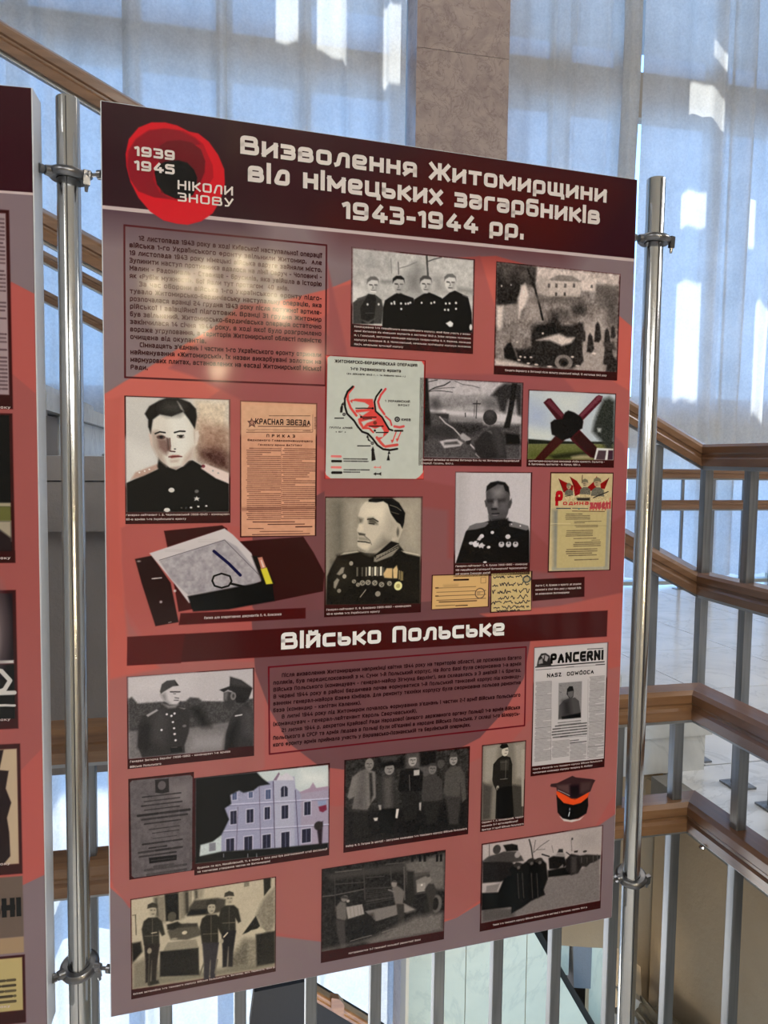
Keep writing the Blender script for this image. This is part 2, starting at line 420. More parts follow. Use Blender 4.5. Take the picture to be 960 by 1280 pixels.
# left stretch: rough grey plaster, with step ends coloured grey for their shade
c2 = MB().prism([(XS, .69)] + [(XS, right[-1][1] + RI - .05)] + [(x, z + RI - .05) for x, z in left] + [(x_end, .70)], Y0 + .03, Y0 + .27)
struct('wall_stair', c2, PL_GREY)
for i in range(3, NST):
    xa = X0 - .004 - i * TR; z = LZ0 + i * RI
    obj('step_end', MB().box((xa - TR + .001, Y0 - .012, z + RI - .060), (xa + .02, Y0 + .029, z + RI - .0005)).box((xa - TR + .001, Y0 - .007, z - .03), (xa, Y0 + .029, z + RI - .063)), PL_GREY, parent=bpy.data.objects['wall_stair.001'])

# ------------------------------------------------------------------ railings
WR = [(-.036, 0), (-.036, -.018), (-.031, -.024), (-.031, -.030), (-.036, -.036), (-.034, -.058), (.034, -.058), (.036, -.036), (.031, -.030), (.031, -.024), (.036, -.018), (.036, 0), (.026, .008), (-.026, .008)]
WR = [(a, b - .008) for a, b in WR]
FB = [(-.02, -.066), (-.02, -.078), (.02, -.078), (.02, -.066)]
def shift(path, dz): return [(x, y, z + dz) for x, y, z in path]
def railing(o, label, segs, gap, post_list, post_s=.024, group=None):
    e = empty('stair_railing', o, label, 'railing', group)
    full = [segs[0][0][0]]
    for P, m in segs: full += P[1:]
    lo = 0
    for P, m in segs:
        hi = lo + len(P) - 1
        for dz, nm in ((0, 'top_rail'), (-gap, 'lower_rail')):
            L = [(x - o[0], y - o[1], z + dz - o[2]) for x, y, z in full]
            obj(nm, MB().sweep(L, WR, lo, hi), m, parent=e)
            obj('flat_bar', MB().sweep(L, FB, lo, hi), FLATBAR, parent=e)
        lo = hi
    for x, y, zt, zb in post_list:
        b = obj('baluster', MB().box((-post_s / 2, -post_s / 2, zb - zt), (post_s / 2, post_s / 2, 0)), STEEL, parent=e, loc=(x - o[0], y - o[1], zt - o[2]), bevel=.002)
        obj('foot_plate', MB().box((-.035, -.035, 0), (.035, .035, .006)).lathe((.022, .022, .006), [(0.0001, .004), (.005, .003), (.005, 0)], 8), STEEL, parent=b, loc=(0, 0, zb - zt))
    return e
# near guard of the stairwell
gy, gx = 1.545, 1.107
GT = .985
posts = [(-.084 - .14 * k, gy, GT - .07, 0.0) for k in range(1, 24)] + [(x, gy, GT - .07, 0.0) for x in (-.084, .064, .211, .35, .492, .628, .768, .908, 1.06)]
posts = [(x, y - .0, zt, zb) for x, y, zt, zb in posts]
ry = []
yy = 1.385
while yy > -4:
    ry.append((gx, yy, GT - .07, 0.0)); yy -= .165
guard = railing((gx, gy, 0.0), 'wooden topped guard railing turning a corner right behind the big board', [([(-3.4, gy, GT), (gx, gy, GT)], WOOD_X), ([(gx, gy, GT), (gx, -4.0, GT)], WOOD_Y)], .262, posts + ry)
obj('bolt_head', MB().lathe((0, 0, 0), [(.0001, -.004), (.006, -.003), (.008, 0), (.006, .003), (.0001, .004)], 14), CHROME, parent=guard, loc=(1.070 - gx, 1.449 - gy, 0.651))
# near side railing of the upper flight: slope, then along the landing edge
ny = 2.10
slope = RI / TR
xs_, zs_ = 1.500, 1.560
top = [(-2.6, ny, zs_ + (xs_ + 2.6) * slope), (xs_, ny, zs_)]
posts = []
for i in range(0, 13):
    x = 1.335 - i * TR - (0 if i else 0)
    st_i = int((X0 - x) // TR); zb = LZ0 + (st_i + 1) * RI
    posts.append((x, ny, zs_ + (xs_ - x) * slope - .085, zb))
    if i < 0: pass
yl = 2.085; lp = []
lp = [(1.500, 2.085, zs_ - .07, LZ0)] + [(1.500, 1.885 - .15 * k, zs_ - .07, LZ0) for k in range(0, 26)]
railing((xs_, ny, LZ0), 'stair railing with steel balusters descending from the top left to the right landing', [(top, WOOD_S), ([(xs_, ny, zs_), (xs_, -4.0, zs_)], WOOD_Y)], .395, posts + lp, .028)
# far side railing by the windows
fy = 5.03
fx = 1.58
ft = [(-2.6, fy, 1.462 + (fx + 2.6) * slope), (fx, fy, 1.462), (6.9, fy, 1.462)]
posts = [(x, fy, 1.39, LZ0) for x in [1.6 + .26 * k for k in range(20)]]
for i in range(10):
    x = 1.335 - i * TR; st_i = int((X0 - x) // TR); zb = LZ0 + (st_i + 1) * RI
    posts.append((x, fy, 1.462 + (fx - x) * slope - .08, zb))
railing((fx, fy, LZ0), 'far railing with two thin wooden rails in front of the curtains', [(ft, WOOD_S)], .228, posts, .02)

# ------------------------------------------------------------------ lower flight seen below the board
lw = empty('marble_parapet', (.9, 2.75, -3.3), 'white marble panelled parapet of the lower flight, seen below the board', 'parapet')
def P2(name, poly, y0, y1, m, e, o):
    mb = MB().prism([(x - o[0], z - o[2]) for x, z in poly], y0 - o[1], y1 - o[1]); return obj(name, mb, m, parent=e)
PRINTS = {
'officers': ([0.3261,0.1481,0.5138,0.2852],300,[
["p",[52,12,16],1.5,[-25,-58,1053,-171,1078,860,-15,918]],
["p",[178,175,173],1.5,[12,11,989,7,990,566,14,561]],
["p",[160,157,156],40,[12,11,319,12,237,209,19,229]],
["n",22,30,[]],
["n",14,8,[]],
["l",[95,93,92],1.0,9,[368,79,373,167]],
["l",[120,118,117],1.0,6,[309,55,316,163]],
["l",[110,108,107],1.0,6,[379,122,438,102,518,64]],
["l",[60,59,58],1.0,15,[597,12,602,76,611,166]],
["l",[80,78,78],1.0,9,[611,50,654,31,720,10]],
["p",[120,118,117],30,[439,171,524,74,568,110,555,301,430,292]],
["p",[140,137,136],20,[657,162,723,156,747,265,670,271]],
["p",[110,108,107],10,[238,227,322,219,322,236,238,239]],
["p",[128,126,124],10,[858,225,988,234,989,265,859,256]],
["p",[205,201,199],20,[20,307,113,318,62,381,21,394]],
["p",[58,57,56],1.5,[16,405,52,377,114,348,134,331,187,332,240,367,253,425,242,545,18,561]],
["p",[35,34,34],1.5,[134,336,187,337,198,370,179,550,85,556,73,439]],
["p",[20,19,19],1.5,[247,545,253,425,266,370,340,319,377,301,420,317,496,336,508,405,516,576,248,575]],
["p",[16,15,15],1.5,[511,576,501,346,571,300,615,281,670,297,726,317,749,387,753,580]],
["p",[16,15,15],1.5,[731,582,726,328,792,271,836,252,893,273,950,299,981,410,990,564]],
["e",[190,187,185],2,[171,269,42,57]],
["e",[182,179,177],2,[172,308,28,25]],
["p",[95,93,92],1.5,[123,263,125,226,149,204,189,199,214,218,219,257,208,228,160,227,133,245]],
["l",[60,59,58],1.0,9,[144,264,163,264]],
["l",[60,59,58],1.0,9,[184,262,202,262]],
["l",[105,103,102],1.0,7,[169,269,173,287,165,289]],
["l",[80,78,78],1.0,8,[159,305,188,304]],
["p",[140,137,136],8,[188,268,211,261,203,306,188,312]],
["e",[168,165,163],2,[374,247,43,57]],
["e",[160,157,156],2,[374,286,29,25]],
["p",[30,29,29],1.5,[325,241,326,203,351,181,392,176,418,195,423,234,412,206,362,204,335,222]],
["l",[60,59,58],1.0,10,[346,241,365,241]],
["l",[60,59,58],1.0,9,[387,240,406,240]],
["l",[105,103,102],1.0,7,[372,247,376,264,368,267]],
["l",[80,78,78],1.0,8,[362,282,391,282]],
["p",[140,137,136],8,[391,245,414,238,407,284,392,290]],
["e",[185,182,180],2,[594,228,44,58]],
["e",[177,174,172],2,[595,268,29,25]],
["p",[70,68,68],1.5,[544,222,545,184,571,161,613,156,639,175,644,215,633,186,582,184,554,203]],
["l",[60,59,58],1.0,9,[566,222,585,222]],
["l",[60,59,58],1.0,10,[607,220,627,221]],
["l",[105,103,102],1.0,8,[592,228,597,245,588,248]],
["l",[80,78,78],1.0,8,[582,264,612,263]],
["p",[140,137,136],8,[612,226,636,219,628,265,612,271]],
["e",[198,195,193],2,[796,198,45,59]],
["e",[190,187,185],2,[797,238,30,26]],
["p",[100,98,97],1.5,[744,192,746,154,772,131,814,125,842,145,847,185,835,156,784,154,755,173]],
["l",[60,59,58],1.0,10,[767,192,787,193]],
["l",[60,59,58],1.0,10,[809,191,829,191]],
["l",[105,103,102],1.0,7,[794,198,798,216,790,219]],
["l",[80,78,78],1.0,9,[783,235,814,234]],
["p",[140,137,136],8,[814,196,838,189,830,236,815,242]],
["l",[235,231,229],1.0,8,[155,310,192,312]],
["p",[70,68,68],1.5,[46,373,114,348,112,363,57,392]],
["p",[75,73,73],1.5,[904,277,950,289,944,300,893,285]],
["e",[205,201,199],1.5,[130,410,8,9]],
["e",[205,201,199],1.5,[217,403,8,9]],
["e",[205,201,199],1.5,[319,390,9,9]],
["e",[205,201,199],1.5,[343,388,8,9]],
["e",[205,201,199],1.5,[341,377,8,9]],
["e",[205,201,199],1.5,[432,383,8,9]],
["e",[205,201,199],1.5,[453,380,9,9]],
["e",[205,201,199],1.5,[470,372,9,9]],
["e",[205,201,199],1.5,[395,384,9,9]],
["e",[205,201,199],1.5,[398,424,9,9]],
["e",[205,201,199],1.5,[562,366,8,9]],
["e",[205,201,199],1.5,[641,363,8,9]],
["e",[205,201,199],1.5,[666,355,9,9]],
["e",[205,201,199],1.5,[762,357,9,9]],
["e",[205,201,199],1.5,[793,353,9,9]],
["e",[205,201,199],1.5,[847,346,9,10]],
["e",[205,201,199],1.5,[755,405,9,9]],
["e",[205,201,199],1.5,[783,404,9,10]],
["e",[205,201,199],1.5,[848,391,9,9]],
["p",[215,211,209],1.5,[763,508,802,485,828,503,820,529,797,534]],
["e",[205,201,199],1.5,[976,524,12,24]],
["p",[95,93,92],4,[85,527,137,553,189,509,137,538]],
["l",[100,98,97],1.0,3,[115,475,178,471]],
]),
'street': ([0.5483,0.1477,0.7633,0.3131],300,[
["p",[52,12,16],1.5,[-31,-22,1038,-125,1077,837,-8,886]],
["p",[120,111,108],1.5,[6,9,988,5,991,707,8,706]],
["p",[186,172,167],6,[300,10,988,5,988,118,313,119]],
["n",38,40,[]],
["n",30,12,[]],
["p",[38,35,34],6,[6,9,310,11,304,157,230,127,170,232,167,278,8,295]],
["p",[95,88,85],30,[31,26,123,18,85,112]],
["p",[75,69,67],20,[123,18,300,19,240,126,177,104]],
["p",[205,190,184],5,[194,148,225,132,247,171,254,235,224,292,199,322,185,378,174,374,176,259]],
["p",[200,186,180],6,[10,302,64,297,53,442,28,467,13,427]],
["p",[205,190,184],5,[95,293,125,289,113,411,101,393]],
["p",[135,125,121],8,[69,300,172,278,175,388,83,413]],
["p",[150,139,135],15,[254,244,316,220,353,375,248,392]],
["l",[38,35,34],1.0,16,[243,29,293,130,338,256,372,369]],
["p",[125,116,112],1.5,[418,82,492,50,589,47,671,77,666,89,418,93]],
["p",[182,169,163],1.5,[381,100,672,83,670,192,390,205]],
["p",[165,153,148],6,[381,76,418,87,422,203,326,192,322,72]],
["p",[88,81,79],1.0,[405,116,423,116,423,145,405,145]],
["p",[88,81,79],1.0,[464,111,482,111,482,140,464,140]],
["p",[88,81,79],1.0,[535,105,554,105,554,134,535,134]],
["p",[88,81,79],1.0,[606,98,624,98,624,128,606,128]],
["p",[70,65,63],1.0,[464,173,481,173,481,198,464,198]],
["p",[70,65,63],1.0,[533,167,551,167,551,192,533,192]],
["p",[205,190,184],4,[677,78,798,77,795,144,679,144]],
["p",[90,83,81],1.0,[752,98,769,98,769,119,752,119]],
["p",[105,97,94],6,[799,91,989,84,987,166,802,171]],
["p",[80,74,72],30,[822,122,992,146,994,357,876,356,849,234]],
["p",[92,85,82],12,[316,220,692,190,715,226,286,251]],
["p",[55,51,49],10,[596,263,672,239,727,262,707,311,620,318]],
["p",[50,46,45],14,[436,304,500,299,514,391,428,388]],
["p",[70,65,63],14,[499,289,575,293,588,339,523,344]],
["p",[175,162,157],30,[710,377,786,353,862,290,881,499,867,712,644,695,661,570]],
["p",[150,139,135],20,[725,490,870,510,866,702,622,705]],
["p",[40,37,36],6,[281,445,343,413,481,394,568,397,698,369,712,434,676,665,622,696,384,699,246,679,191,589,284,565]],
["p",[28,26,25],14,[291,426,480,366,526,447,399,493]],
["p",[190,176,171],5,[325,516,420,482,505,458,571,481,636,477,605,517,529,541,431,509]],
["p",[200,186,180],3,[484,478,571,491,551,530,507,523]],
["e",[120,111,108],2,[549,657,72,53]],
["e",[55,51,49],2,[549,657,40,32]],
["e",[20,18,18],3,[552,662,21,17]],
["p",[22,20,19],3,[72,588,102,549,127,543,155,601,188,673,79,652]],
["p",[30,27,27],6,[159,582,275,612,299,704,193,673]],
["e",[205,190,184],1.5,[375,464,8,7]],
["e",[205,190,184],1.5,[203,635,10,7]],
["e",[205,190,184],1.5,[239,638,9,6]],
["e",[205,190,184],1.5,[193,659,12,6]],
["e",[205,190,184],1.5,[330,684,17,6]],
["e",[205,190,184],1.5,[437,692,22,6]],
["e",[205,190,184],1.5,[619,615,13,7]],
["e",[205,190,184],1.5,[174,537,6,6]],
["e",[205,190,184],1.5,[45,163,5,7]],
["e",[205,190,184],1.5,[117,150,4,6]],
["e",[205,190,184],1.5,[665,675,17,6]],
["e",[205,190,184],1.5,[795,581,22,7]],
["e",[205,190,184],1.5,[662,447,8,7]],
["e",[205,190,184],1.5,[286,635,11,6]],
["e",[205,190,184],1.5,[267,678,14,6]],
["p",[45,41,40],3,[657,385,670,361,686,390,699,481,683,512,651,506]],
["p",[45,41,40],3,[648,530,670,503,693,536,712,638,687,673,638,668]],
["p",[45,41,40],3,[744,458,761,436,781,463,797,548,776,578,735,573]],
["p",[45,41,40],3,[802,375,820,351,839,380,855,470,835,502,794,497]],
["p",[45,41,40],3,[883,414,900,393,918,418,933,498,914,526,875,522]],
["p",[45,41,40],3,[937,385,950,370,964,388,975,445,960,465,931,463]],
["p",[45,41,40],3,[888,515,915,488,943,520,965,623,935,660,876,654]],
["p",[45,41,40],3,[919,611,953,591,987,612,1013,681,974,706,900,704]],
["p",[45,41,40],3,[705,437,711,425,718,439,724,485,717,500,703,497]],
["p",[62,57,55],6,[870,500,960,494,985,551,894,547]],
["p",[190,176,171],5,[7,665,299,695,299,706,8,706]],
["n",30,10,[]],
["p",[52,12,16],1.5,[-12,708,991,707,996,841,-8,886]],
]),
'map': ([0.2904,0.2984,0.4393,0.4707],330,[
["p",[120,18,26],1.5,[-51,-35,1116,-106,1142,1263,-40,1269]],
["p",[205,80,74],1,[5,10,73,6,17,90]],
["p",[205,80,74],1,[923,6,990,8,985,104]],
["p",[205,80,74],1,[5,1082,60,1153,6,1153]],
["p",[205,80,74],1,[1003,1057,998,1149,894,1150]],
["p",[186,190,182],1.5,[19,25,45,8,959,10,984,48,991,1086,955,1126,919,1150,60,1150,15,1115,9,1093]],
["n",5,60,[]],
["p",[208,70,66],2,[241,417,292,395,466,391,485,484,580,592,635,680,635,697,600,731,541,778,518,756,576,749,582,693,552,649,493,673,434,652,365,671,330,623,323,584,352,567,329,534,300,522,294,497,409,487,432,453,385,427,293,417]],
["p",[186,190,182],3,[351,440,420,453,328,485,293,470]],
["p",[186,190,182],3,[317,524,433,508,364,555]],
["p",[186,190,182],3,[504,584,411,620,376,654,353,611,434,586]],
["l",[205,70,66],1.0,23,[274,284,218,352,218,407,248,482,306,552]],
["l",[205,80,74],1.0,16,[329,589,365,644,371,671]],
["l",[205,70,66],1.0,18,[371,671,435,669,476,707]],
["l",[205,80,74],1.0,26,[512,756,554,805,584,833]],
["l",[205,80,74],1.0,26,[601,840,720,821]],
["l",[205,70,72],1.0,21,[594,291,547,349,519,416,537,471,585,531]],
["l",[205,70,72],1.0,17,[597,552,645,590,660,634]],
["l",[205,80,80],1.0,23,[688,645,741,652,783,642]],
["l",[28,24,26],1.0,19,[268,282,217,330,190,397,193,473,214,538,283,602,324,661,365,704,424,722,471,768,519,829,578,866,649,873,721,860]],
["l",[28,24,26],1.0,17,[553,298,501,367,484,418,497,506,562,559,610,636,635,674,670,684]],
["l",[28,24,26],1.0,17,[694,687,772,685]],
["l",[208,70,66],1.0,11,[706,700,672,791]],
["l",[208,70,66],1.0,11,[754,699,719,779]],
["p",[208,70,66],1.5,[654,775,686,774,666,808]],
["p",[208,70,66],1.5,[705,762,737,761,717,796]],
["p",[208,70,66],1.5,[241,419,264,399,264,438]],
["p",[28,24,26],1.5,[162,447,174,474,168,529,145,530,147,486]],
["p",[28,24,26],1.5,[461,880,484,874,503,969,462,981]],
["p",[28,24,26],1.5,[632,905,647,972,615,972]],
["p",[28,24,26],1.5,[412,742,436,775,460,802,424,786]],
["p",[28,24,26],1.5,[156,453,178,430,182,463]],
["p",[28,24,26],1.5,[455,880,474,841,490,879]],
["p",[28,24,26],1.5,[624,910,637,876,652,910]],
["p",[28,24,26],1.5,[407,759,418,731,433,758]],
["e",[28,24,26],1.5,[185,545,16,15]],
["e",[160,160,158],1.5,[185,545,10,9]],
["e",[28,24,26],1.5,[185,545,5,5]],
["e",[28,24,26],1.5,[468,811,16,15]],
["e",[160,160,158],1.5,[468,811,10,9]],
["e",[28,24,26],1.5,[468,811,5,4]],
["e",[28,24,26],1.5,[716,576,27,25]],
["e",[160,160,158],1.5,[716,576,16,15]],
["e",[28,24,26],1.5,[716,576,8,8]],
["e",[28,24,26],1.5,[352,564,10,10]],
["e",[28,24,26],1.5,[491,690,11,10]],
["e",[28,24,26],1.5,[467,479,11,10]],
["e",[110,50,40],1.5,[492,617,19,18]],
["l",[28,24,26],1.0,9,[299,484,456,478]],
["l",[28,24,26],1.0,9,[352,567,503,561]],
["l",[28,24,26],1.0,9,[370,580,457,577]],
["l",[28,24,26],1.0,10,[434,650,575,646]],
["l",[28,24,26],1.0,10,[505,708,623,705]],
["l",[28,24,26],1.0,9,[95,584,180,581]],
["l",[28,24,26],1.0,9,[321,839,448,836]],
["l",[222,120,116],1.0,22,[70,941,155,942]],
["l",[28,24,26],1.0,22,[74,987,159,986]],
["l",[222,120,116],1.0,22,[71,1044,156,1045]],
["l",[28,24,26],1.0,25,[77,1095,162,1094]],
["t",[28,24,26],0.8,[178,952,427,996],2],
["t",[28,24,26],0.8,[179,1055,440,1099],2],
["l",[222,120,112],1.0,8,[492,1040,551,1041]],
["p",[222,120,112],1.5,[480,1040,504,1028,504,1053]],
["p",[222,120,112],1.5,[557,1024,539,1041,557,1054]],
["l",[28,24,26],1.0,10,[493,1103,552,1103]],
["p",[28,24,26],1.5,[481,1104,508,1089,508,1118]],
["p",[28,24,26],1.5,[560,1086,534,1103,560,1120]],
]),
'field': ([0.4308,0.3233,0.5984,0.4502],300,[
["p",[52,12,16],1.5,[-34,-61,1092,-121,1123,937,-17,945]],
["p",[150,145,148],1.5,[72,8,984,12,991,694,11,691]],
["p",[170,164,168],10,[72,8,984,12,981,136,77,159]],
["p",[125,121,123],10,[88,158,771,129,773,207,90,264]],
["p",[140,135,138],14,[99,153,633,135,634,171,121,182]],
["n",20,30,[]],
["n",16,9,[]],
["p",[186,180,184],5,[90,274,255,273,614,285,986,293,982,367,754,353,524,325,278,313,91,294]],
["p",[120,116,118],10,[278,318,615,332,594,379,290,379]],
["p",[70,67,69],8,[91,294,244,299,278,328,290,379,594,379,686,397,982,377,991,694,11,691,11,378]],
["p",[45,43,44],12,[301,383,594,379,595,441,505,485,359,469]],
["n",24,10,[91,335,982,367,991,694,11,691]],
["p",[28,27,27],4,[4,7,75,8,89,183,102,334,112,410,73,537,14,559]],
["p",[50,48,49],14,[12,418,335,398,369,448,338,531,18,498]],
["l",[50,48,49],1.0,10,[82,113,141,80,228,56,283,23]],
["l",[55,53,54],1.0,6,[82,118,142,106,218,107,307,113]],
["l",[50,48,49],1.0,7,[80,33,162,14]],
["l",[70,67,69],1.0,5,[327,16,405,43,495,49,569,66]],
["l",[60,58,59],1.0,5,[120,96,207,82,328,72]],
["l",[50,48,49],1.0,8,[543,180,538,334]],
["l",[50,48,49],1.0,10,[510,207,578,204]],
["l",[40,38,39],1.0,9,[433,292,436,323]],
["l",[60,58,59],1.0,5,[522,217,518,320]],
["p",[75,72,74],16,[110,182,165,170,210,239,156,272,101,243]],
["p",[95,92,94],18,[611,172,749,166,786,248,636,254]],
["p",[45,43,44],8,[679,128,746,52,814,13,984,12,986,303,950,294,923,159,853,162,821,278,774,259,737,146]],
["p",[30,29,29],3,[884,10,937,10,913,201,872,412,808,414,845,287,865,151]],
["n",22,7,[676,25,978,15,986,303,684,314]],
["p",[50,48,49],3,[145,307,277,303,273,349,190,331]],
["e",[190,184,188],1.5,[233,279,22,14]],
["l",[165,160,163],1.0,12,[190,331,246,385,324,429,381,483]],
["p",[150,145,148],3,[381,489,415,465,495,516,484,532,444,543,399,519]],
["l",[175,169,173],1.0,13,[479,558,554,624,599,618,646,643]],
["l",[160,155,158],1.0,10,[554,624,543,650,578,680]],
["p",[40,38,39],1.5,[444,538,495,527,485,568,451,569]],
["p",[175,169,173],3,[194,545,260,528,360,520,417,554,395,581,239,603]],
["p",[60,58,59],5,[238,554,360,540,383,566,239,574]],
["p",[42,40,41],5,[529,547,596,467,641,440,698,417,755,416,815,477,850,686,601,696,531,629]],
["p",[58,56,57],14,[686,407,744,406,803,477,826,665,762,677]],
["p",[85,82,84],3,[635,440,687,439,705,474,687,465]],
["e",[48,46,47],2,[675,323,69,68]],
["p",[70,67,69],12,[637,274,705,261,695,314,649,315]],
["p",[18,17,17],8,[826,455,967,473,987,556,841,560]],
["n",10,8,[]],
["p",[52,12,16],1.5,[-22,689,991,696,998,938,-17,945]],
]),
'monument': ([0.6071,0.3334,0.7625,0.4505],300,[
["p",[52,12,16],1.5,[-48,-74,1091,-130,1133,891,-20,901]],
["p",[172,180,188],1.5,[9,8,990,9,992,677,12,679]],
["p",[150,162,190],50,[24,136,181,208,173,326,18,312]],
["p",[190,194,192],60,[231,30,582,44,520,216,383,201]],
["p",[192,196,192],30,[14,380,299,421,257,492,12,483]],
["p",[32,34,28],3,[12,480,257,492,506,495,985,489,986,514,13,532]],
["p",[98,100,60],3,[13,529,986,512,990,677,12,679]],
["p",[75,82,42],25,[15,605,648,592,756,671,12,679]],
["n",10,12,[13,529,986,512,990,677,12,679]],
["p",[38,40,28],8,[250,640,442,612,694,591,766,631,512,655,308,674]],
["p",[150,140,110],8,[500,646,603,629,754,626,744,666,512,670]],
["p",[62,22,30],2,[167,120,216,79,249,76,406,230,571,364,798,559,790,660,720,652,506,495,329,292]],
["p",[88,42,52],3,[233,83,395,230,373,260,195,119]],
["p",[70,24,34],2,[843,33,828,84,614,287,566,234,767,36,796,23]],
["p",[100,50,62],3,[796,23,838,43,607,252,572,239]],
["p",[56,26,24],3,[333,420,459,447,195,681,84,683]],
["p",[45,16,16],3,[505,455,595,393,786,549,805,589,767,661,660,592]],
["p",[22,16,18],3,[411,210,450,188,519,206,589,243,626,292,617,362,571,384,494,456,392,488,323,450,272,432,259,373,253,314,295,283,385,275]],
["n",12,10,[248,206,622,192,631,452,256,462]],
["p",[45,48,45],14,[850,63,920,40,987,77,995,443,976,565,917,577,843,487,734,389,753,288,796,176]],
["p",[160,165,165],6,[791,357,838,356,828,396,798,392]],
["n",26,8,[733,48,985,37,1000,565,752,570]],
["p",[200,200,200],2,[792,554,988,560,990,677,762,673]],
["p",[70,55,60],2,[811,579,905,579,891,674,785,671]],
["p",[60,40,50],2,[929,576,986,575,986,672,921,673]],
["p",[52,12,16],1.5,[-26,680,992,677,1000,892,-20,901]],
]),
'portrait_front': ([0.0251,0.3646,0.1601,0.5308],380,[
["p",[52,12,16],1.5,[-36,-34,1063,-84,1064,1436,-50,1419]],
["p",[182,179,176],1.5,[14,10,983,8,985,1123,11,1116]],
["p",[196,193,190],40,[12,430,312,535,311,649,19,821]],
["p",[196,180,160],30,[656,14,983,12,983,731,654,574]],
["p",[120,92,80],40,[699,367,903,303,983,475,983,684,834,663,710,573]],
["p",[70,44,40],30,[710,492,903,500,983,568,983,707,857,663,721,596]],
["p",[150,120,104],45,[700,229,926,303,983,301,983,440,744,446]],
["n",22,26,[667,25,983,12,983,707,665,620]],
["n",12,9,[667,25,983,12,983,707,665,620]],
["p",[16,15,15],3,[14,833,94,793,311,694,377,625,631,609,721,665,983,836,985,1119,15,1116]],
["p",[168,140,128],5,[51,804,95,731,311,643,327,682,170,764]],
["p",[205,186,180],4,[704,682,755,641,983,731,983,836,857,785]],
["e",[110,50,60],1.5,[734,665,19,16]],
["p",[20,19,19],5,[312,581,388,670,520,697,642,620,721,665,653,804,343,818,300,671]],
["p",[196,190,182],3,[240,289,282,187,445,159,566,137,633,254,646,391,654,482,620,586,542,668,475,701,410,681,333,614,280,513,242,402]],
["p",[164,148,138],10,[240,334,303,321,367,398,378,511,355,580,388,670,312,603,258,491]],
["p",[118,94,88],10,[302,411,384,404,416,499,383,557,312,490]],
["p",[84,64,60],5,[384,392,417,397,424,522,394,517]],
["p",[205,202,196],22,[390,172,566,154,610,278,598,449,542,576,465,555,433,397]],
["p",[190,170,160],4,[221,357,243,362,258,491,239,458]],
["p",[196,186,178],4,[655,322,686,315,697,367,671,459,654,471]],
["p",[22,21,21],4,[185,168,228,94,315,40,391,9,501,7,611,45,667,105,675,184,655,299,633,266,599,210,544,138,434,187,325,169,260,221,240,357,216,290,217,223]],
["p",[52,51,50],30,[369,38,523,26,567,86,500,157,390,161,325,118]],
["p",[150,147,145],5,[490,38,522,77,550,132,522,110]],
["l",[40,39,38],1.0,15,[281,356,324,337,373,344]],
["l",[35,34,33],1.0,15,[461,341,510,326,560,327]],
["e",[80,60,56],4,[335,388,41,20]],
["e",[18,17,17],1.5,[337,386,16,13]],
["e",[150,138,130],3,[519,381,38,17]],
["e",[16,15,15],1.5,[521,376,18,15]],
["l",[40,39,38],1.0,8,[488,368,549,364]],
["l",[110,84,78],1.0,10,[417,397,424,476,410,516]],
["l",[60,36,36],1.0,11,[421,522,465,526]],
["e",[60,59,58],1.5,[465,500,10,6]],
["p",[130,60,56],4,[405,573,443,561,498,560,531,572,498,579,432,590]],
["l",[70,30,32],1.0,8,[405,579,476,573,531,574]],
["p",[170,150,140],8,[421,613,498,605,487,623,432,629]],
["p",[170,150,140],14,[565,576,643,482,620,586,542,656]],
["p",[150,130,124],6,[420,681,520,668,475,701]],
["e",[190,187,184],1.5,[430,901,29,23]],
["e",[200,197,194],1.5,[387,1095,29,20]],
["l",[160,157,155],1.0,4,[354,1104,418,1106]],
["p",[190,187,184],1.5,[669,960,681,977,703,977,686,991,692,1009,669,998,647,1009,655,986,641,975,662,975]],
["e",[100,98,97],6,[670,913,20,17]],
["e",[190,187,184],1.5,[616,1073,13,9]],
["e",[190,187,184],1.5,[686,1064,12,9]],
["e",[190,187,184],1.5,[763,1058,12,9]],
["e",[60,59,58],1.5,[524,1075,12,9]],
["e",[60,59,58],1.5,[568,1075,12,10]],
["l",[70,68,67],1.0,4,[708,1107,765,1105]],
["e",[210,206,203],1.5,[132,732,9,8]],
["e",[210,206,203],1.5,[181,718,8,8]],
["e",[210,206,203],1.5,[224,701,9,8]],
["e",[150,147,145],1.5,[828,709,9,9]],
["e",[150,147,145],1.5,[880,732,9,8]],
["p",[52,12,16],1.5,[-47,1118,1000,1124,1000,1435,-50,1419]],
]),
'portrait_profile': ([0.2915,0.4955,0.4384,0.6672],380,[
["p",[52,12,16],1.5,[-48,-55,1105,-61,1133,1426,-37,1362]],
["p",[135,128,116],1.5,[7,12,980,16,991,1083,16,1051]],
["p",[97,92,83],50,[63,31,208,31,214,556,90,554]],
["p",[159,150,136],50,[749,52,981,41,982,572,804,500]],
["p",[148,140,127],30,[209,53,322,52,327,492,214,534]],
["n",6,20,[]],
["p",[29,28,25],4,[16,1051,25,771,58,695,124,576,339,542,523,562,756,477,828,569,982,606,991,1083]],
["p",[19,18,16],14,[124,571,339,542,500,606,490,673,294,668,181,621]],
["p",[40,38,34],30,[91,641,237,623,296,823,93,927]],
["p",[174,165,150],3,[191,545,327,531,344,542,158,566]],
["p",[169,160,145],3,[781,539,978,583,978,594,805,557]],
["l",[201,190,172],1.0,6,[804,551,900,570,960,583]],
["p",[186,176,160],3,[329,195,356,107,401,52,586,41,680,119,753,264,782,287,795,321,755,410,744,477,627,520,500,551,407,549,344,526,326,470,331,382,319,321,341,272]],
["p",[207,196,178],30,[379,85,586,63,657,163,589,252,426,206,369,184]],
["p",[127,120,109],24,[590,385,732,432,744,477,592,530,454,561,407,538,499,495]],
["p",[159,150,136],30,[634,163,753,275,684,409,613,363]],
["p",[101,96,87],8,[329,200,381,217,370,261,341,261]],
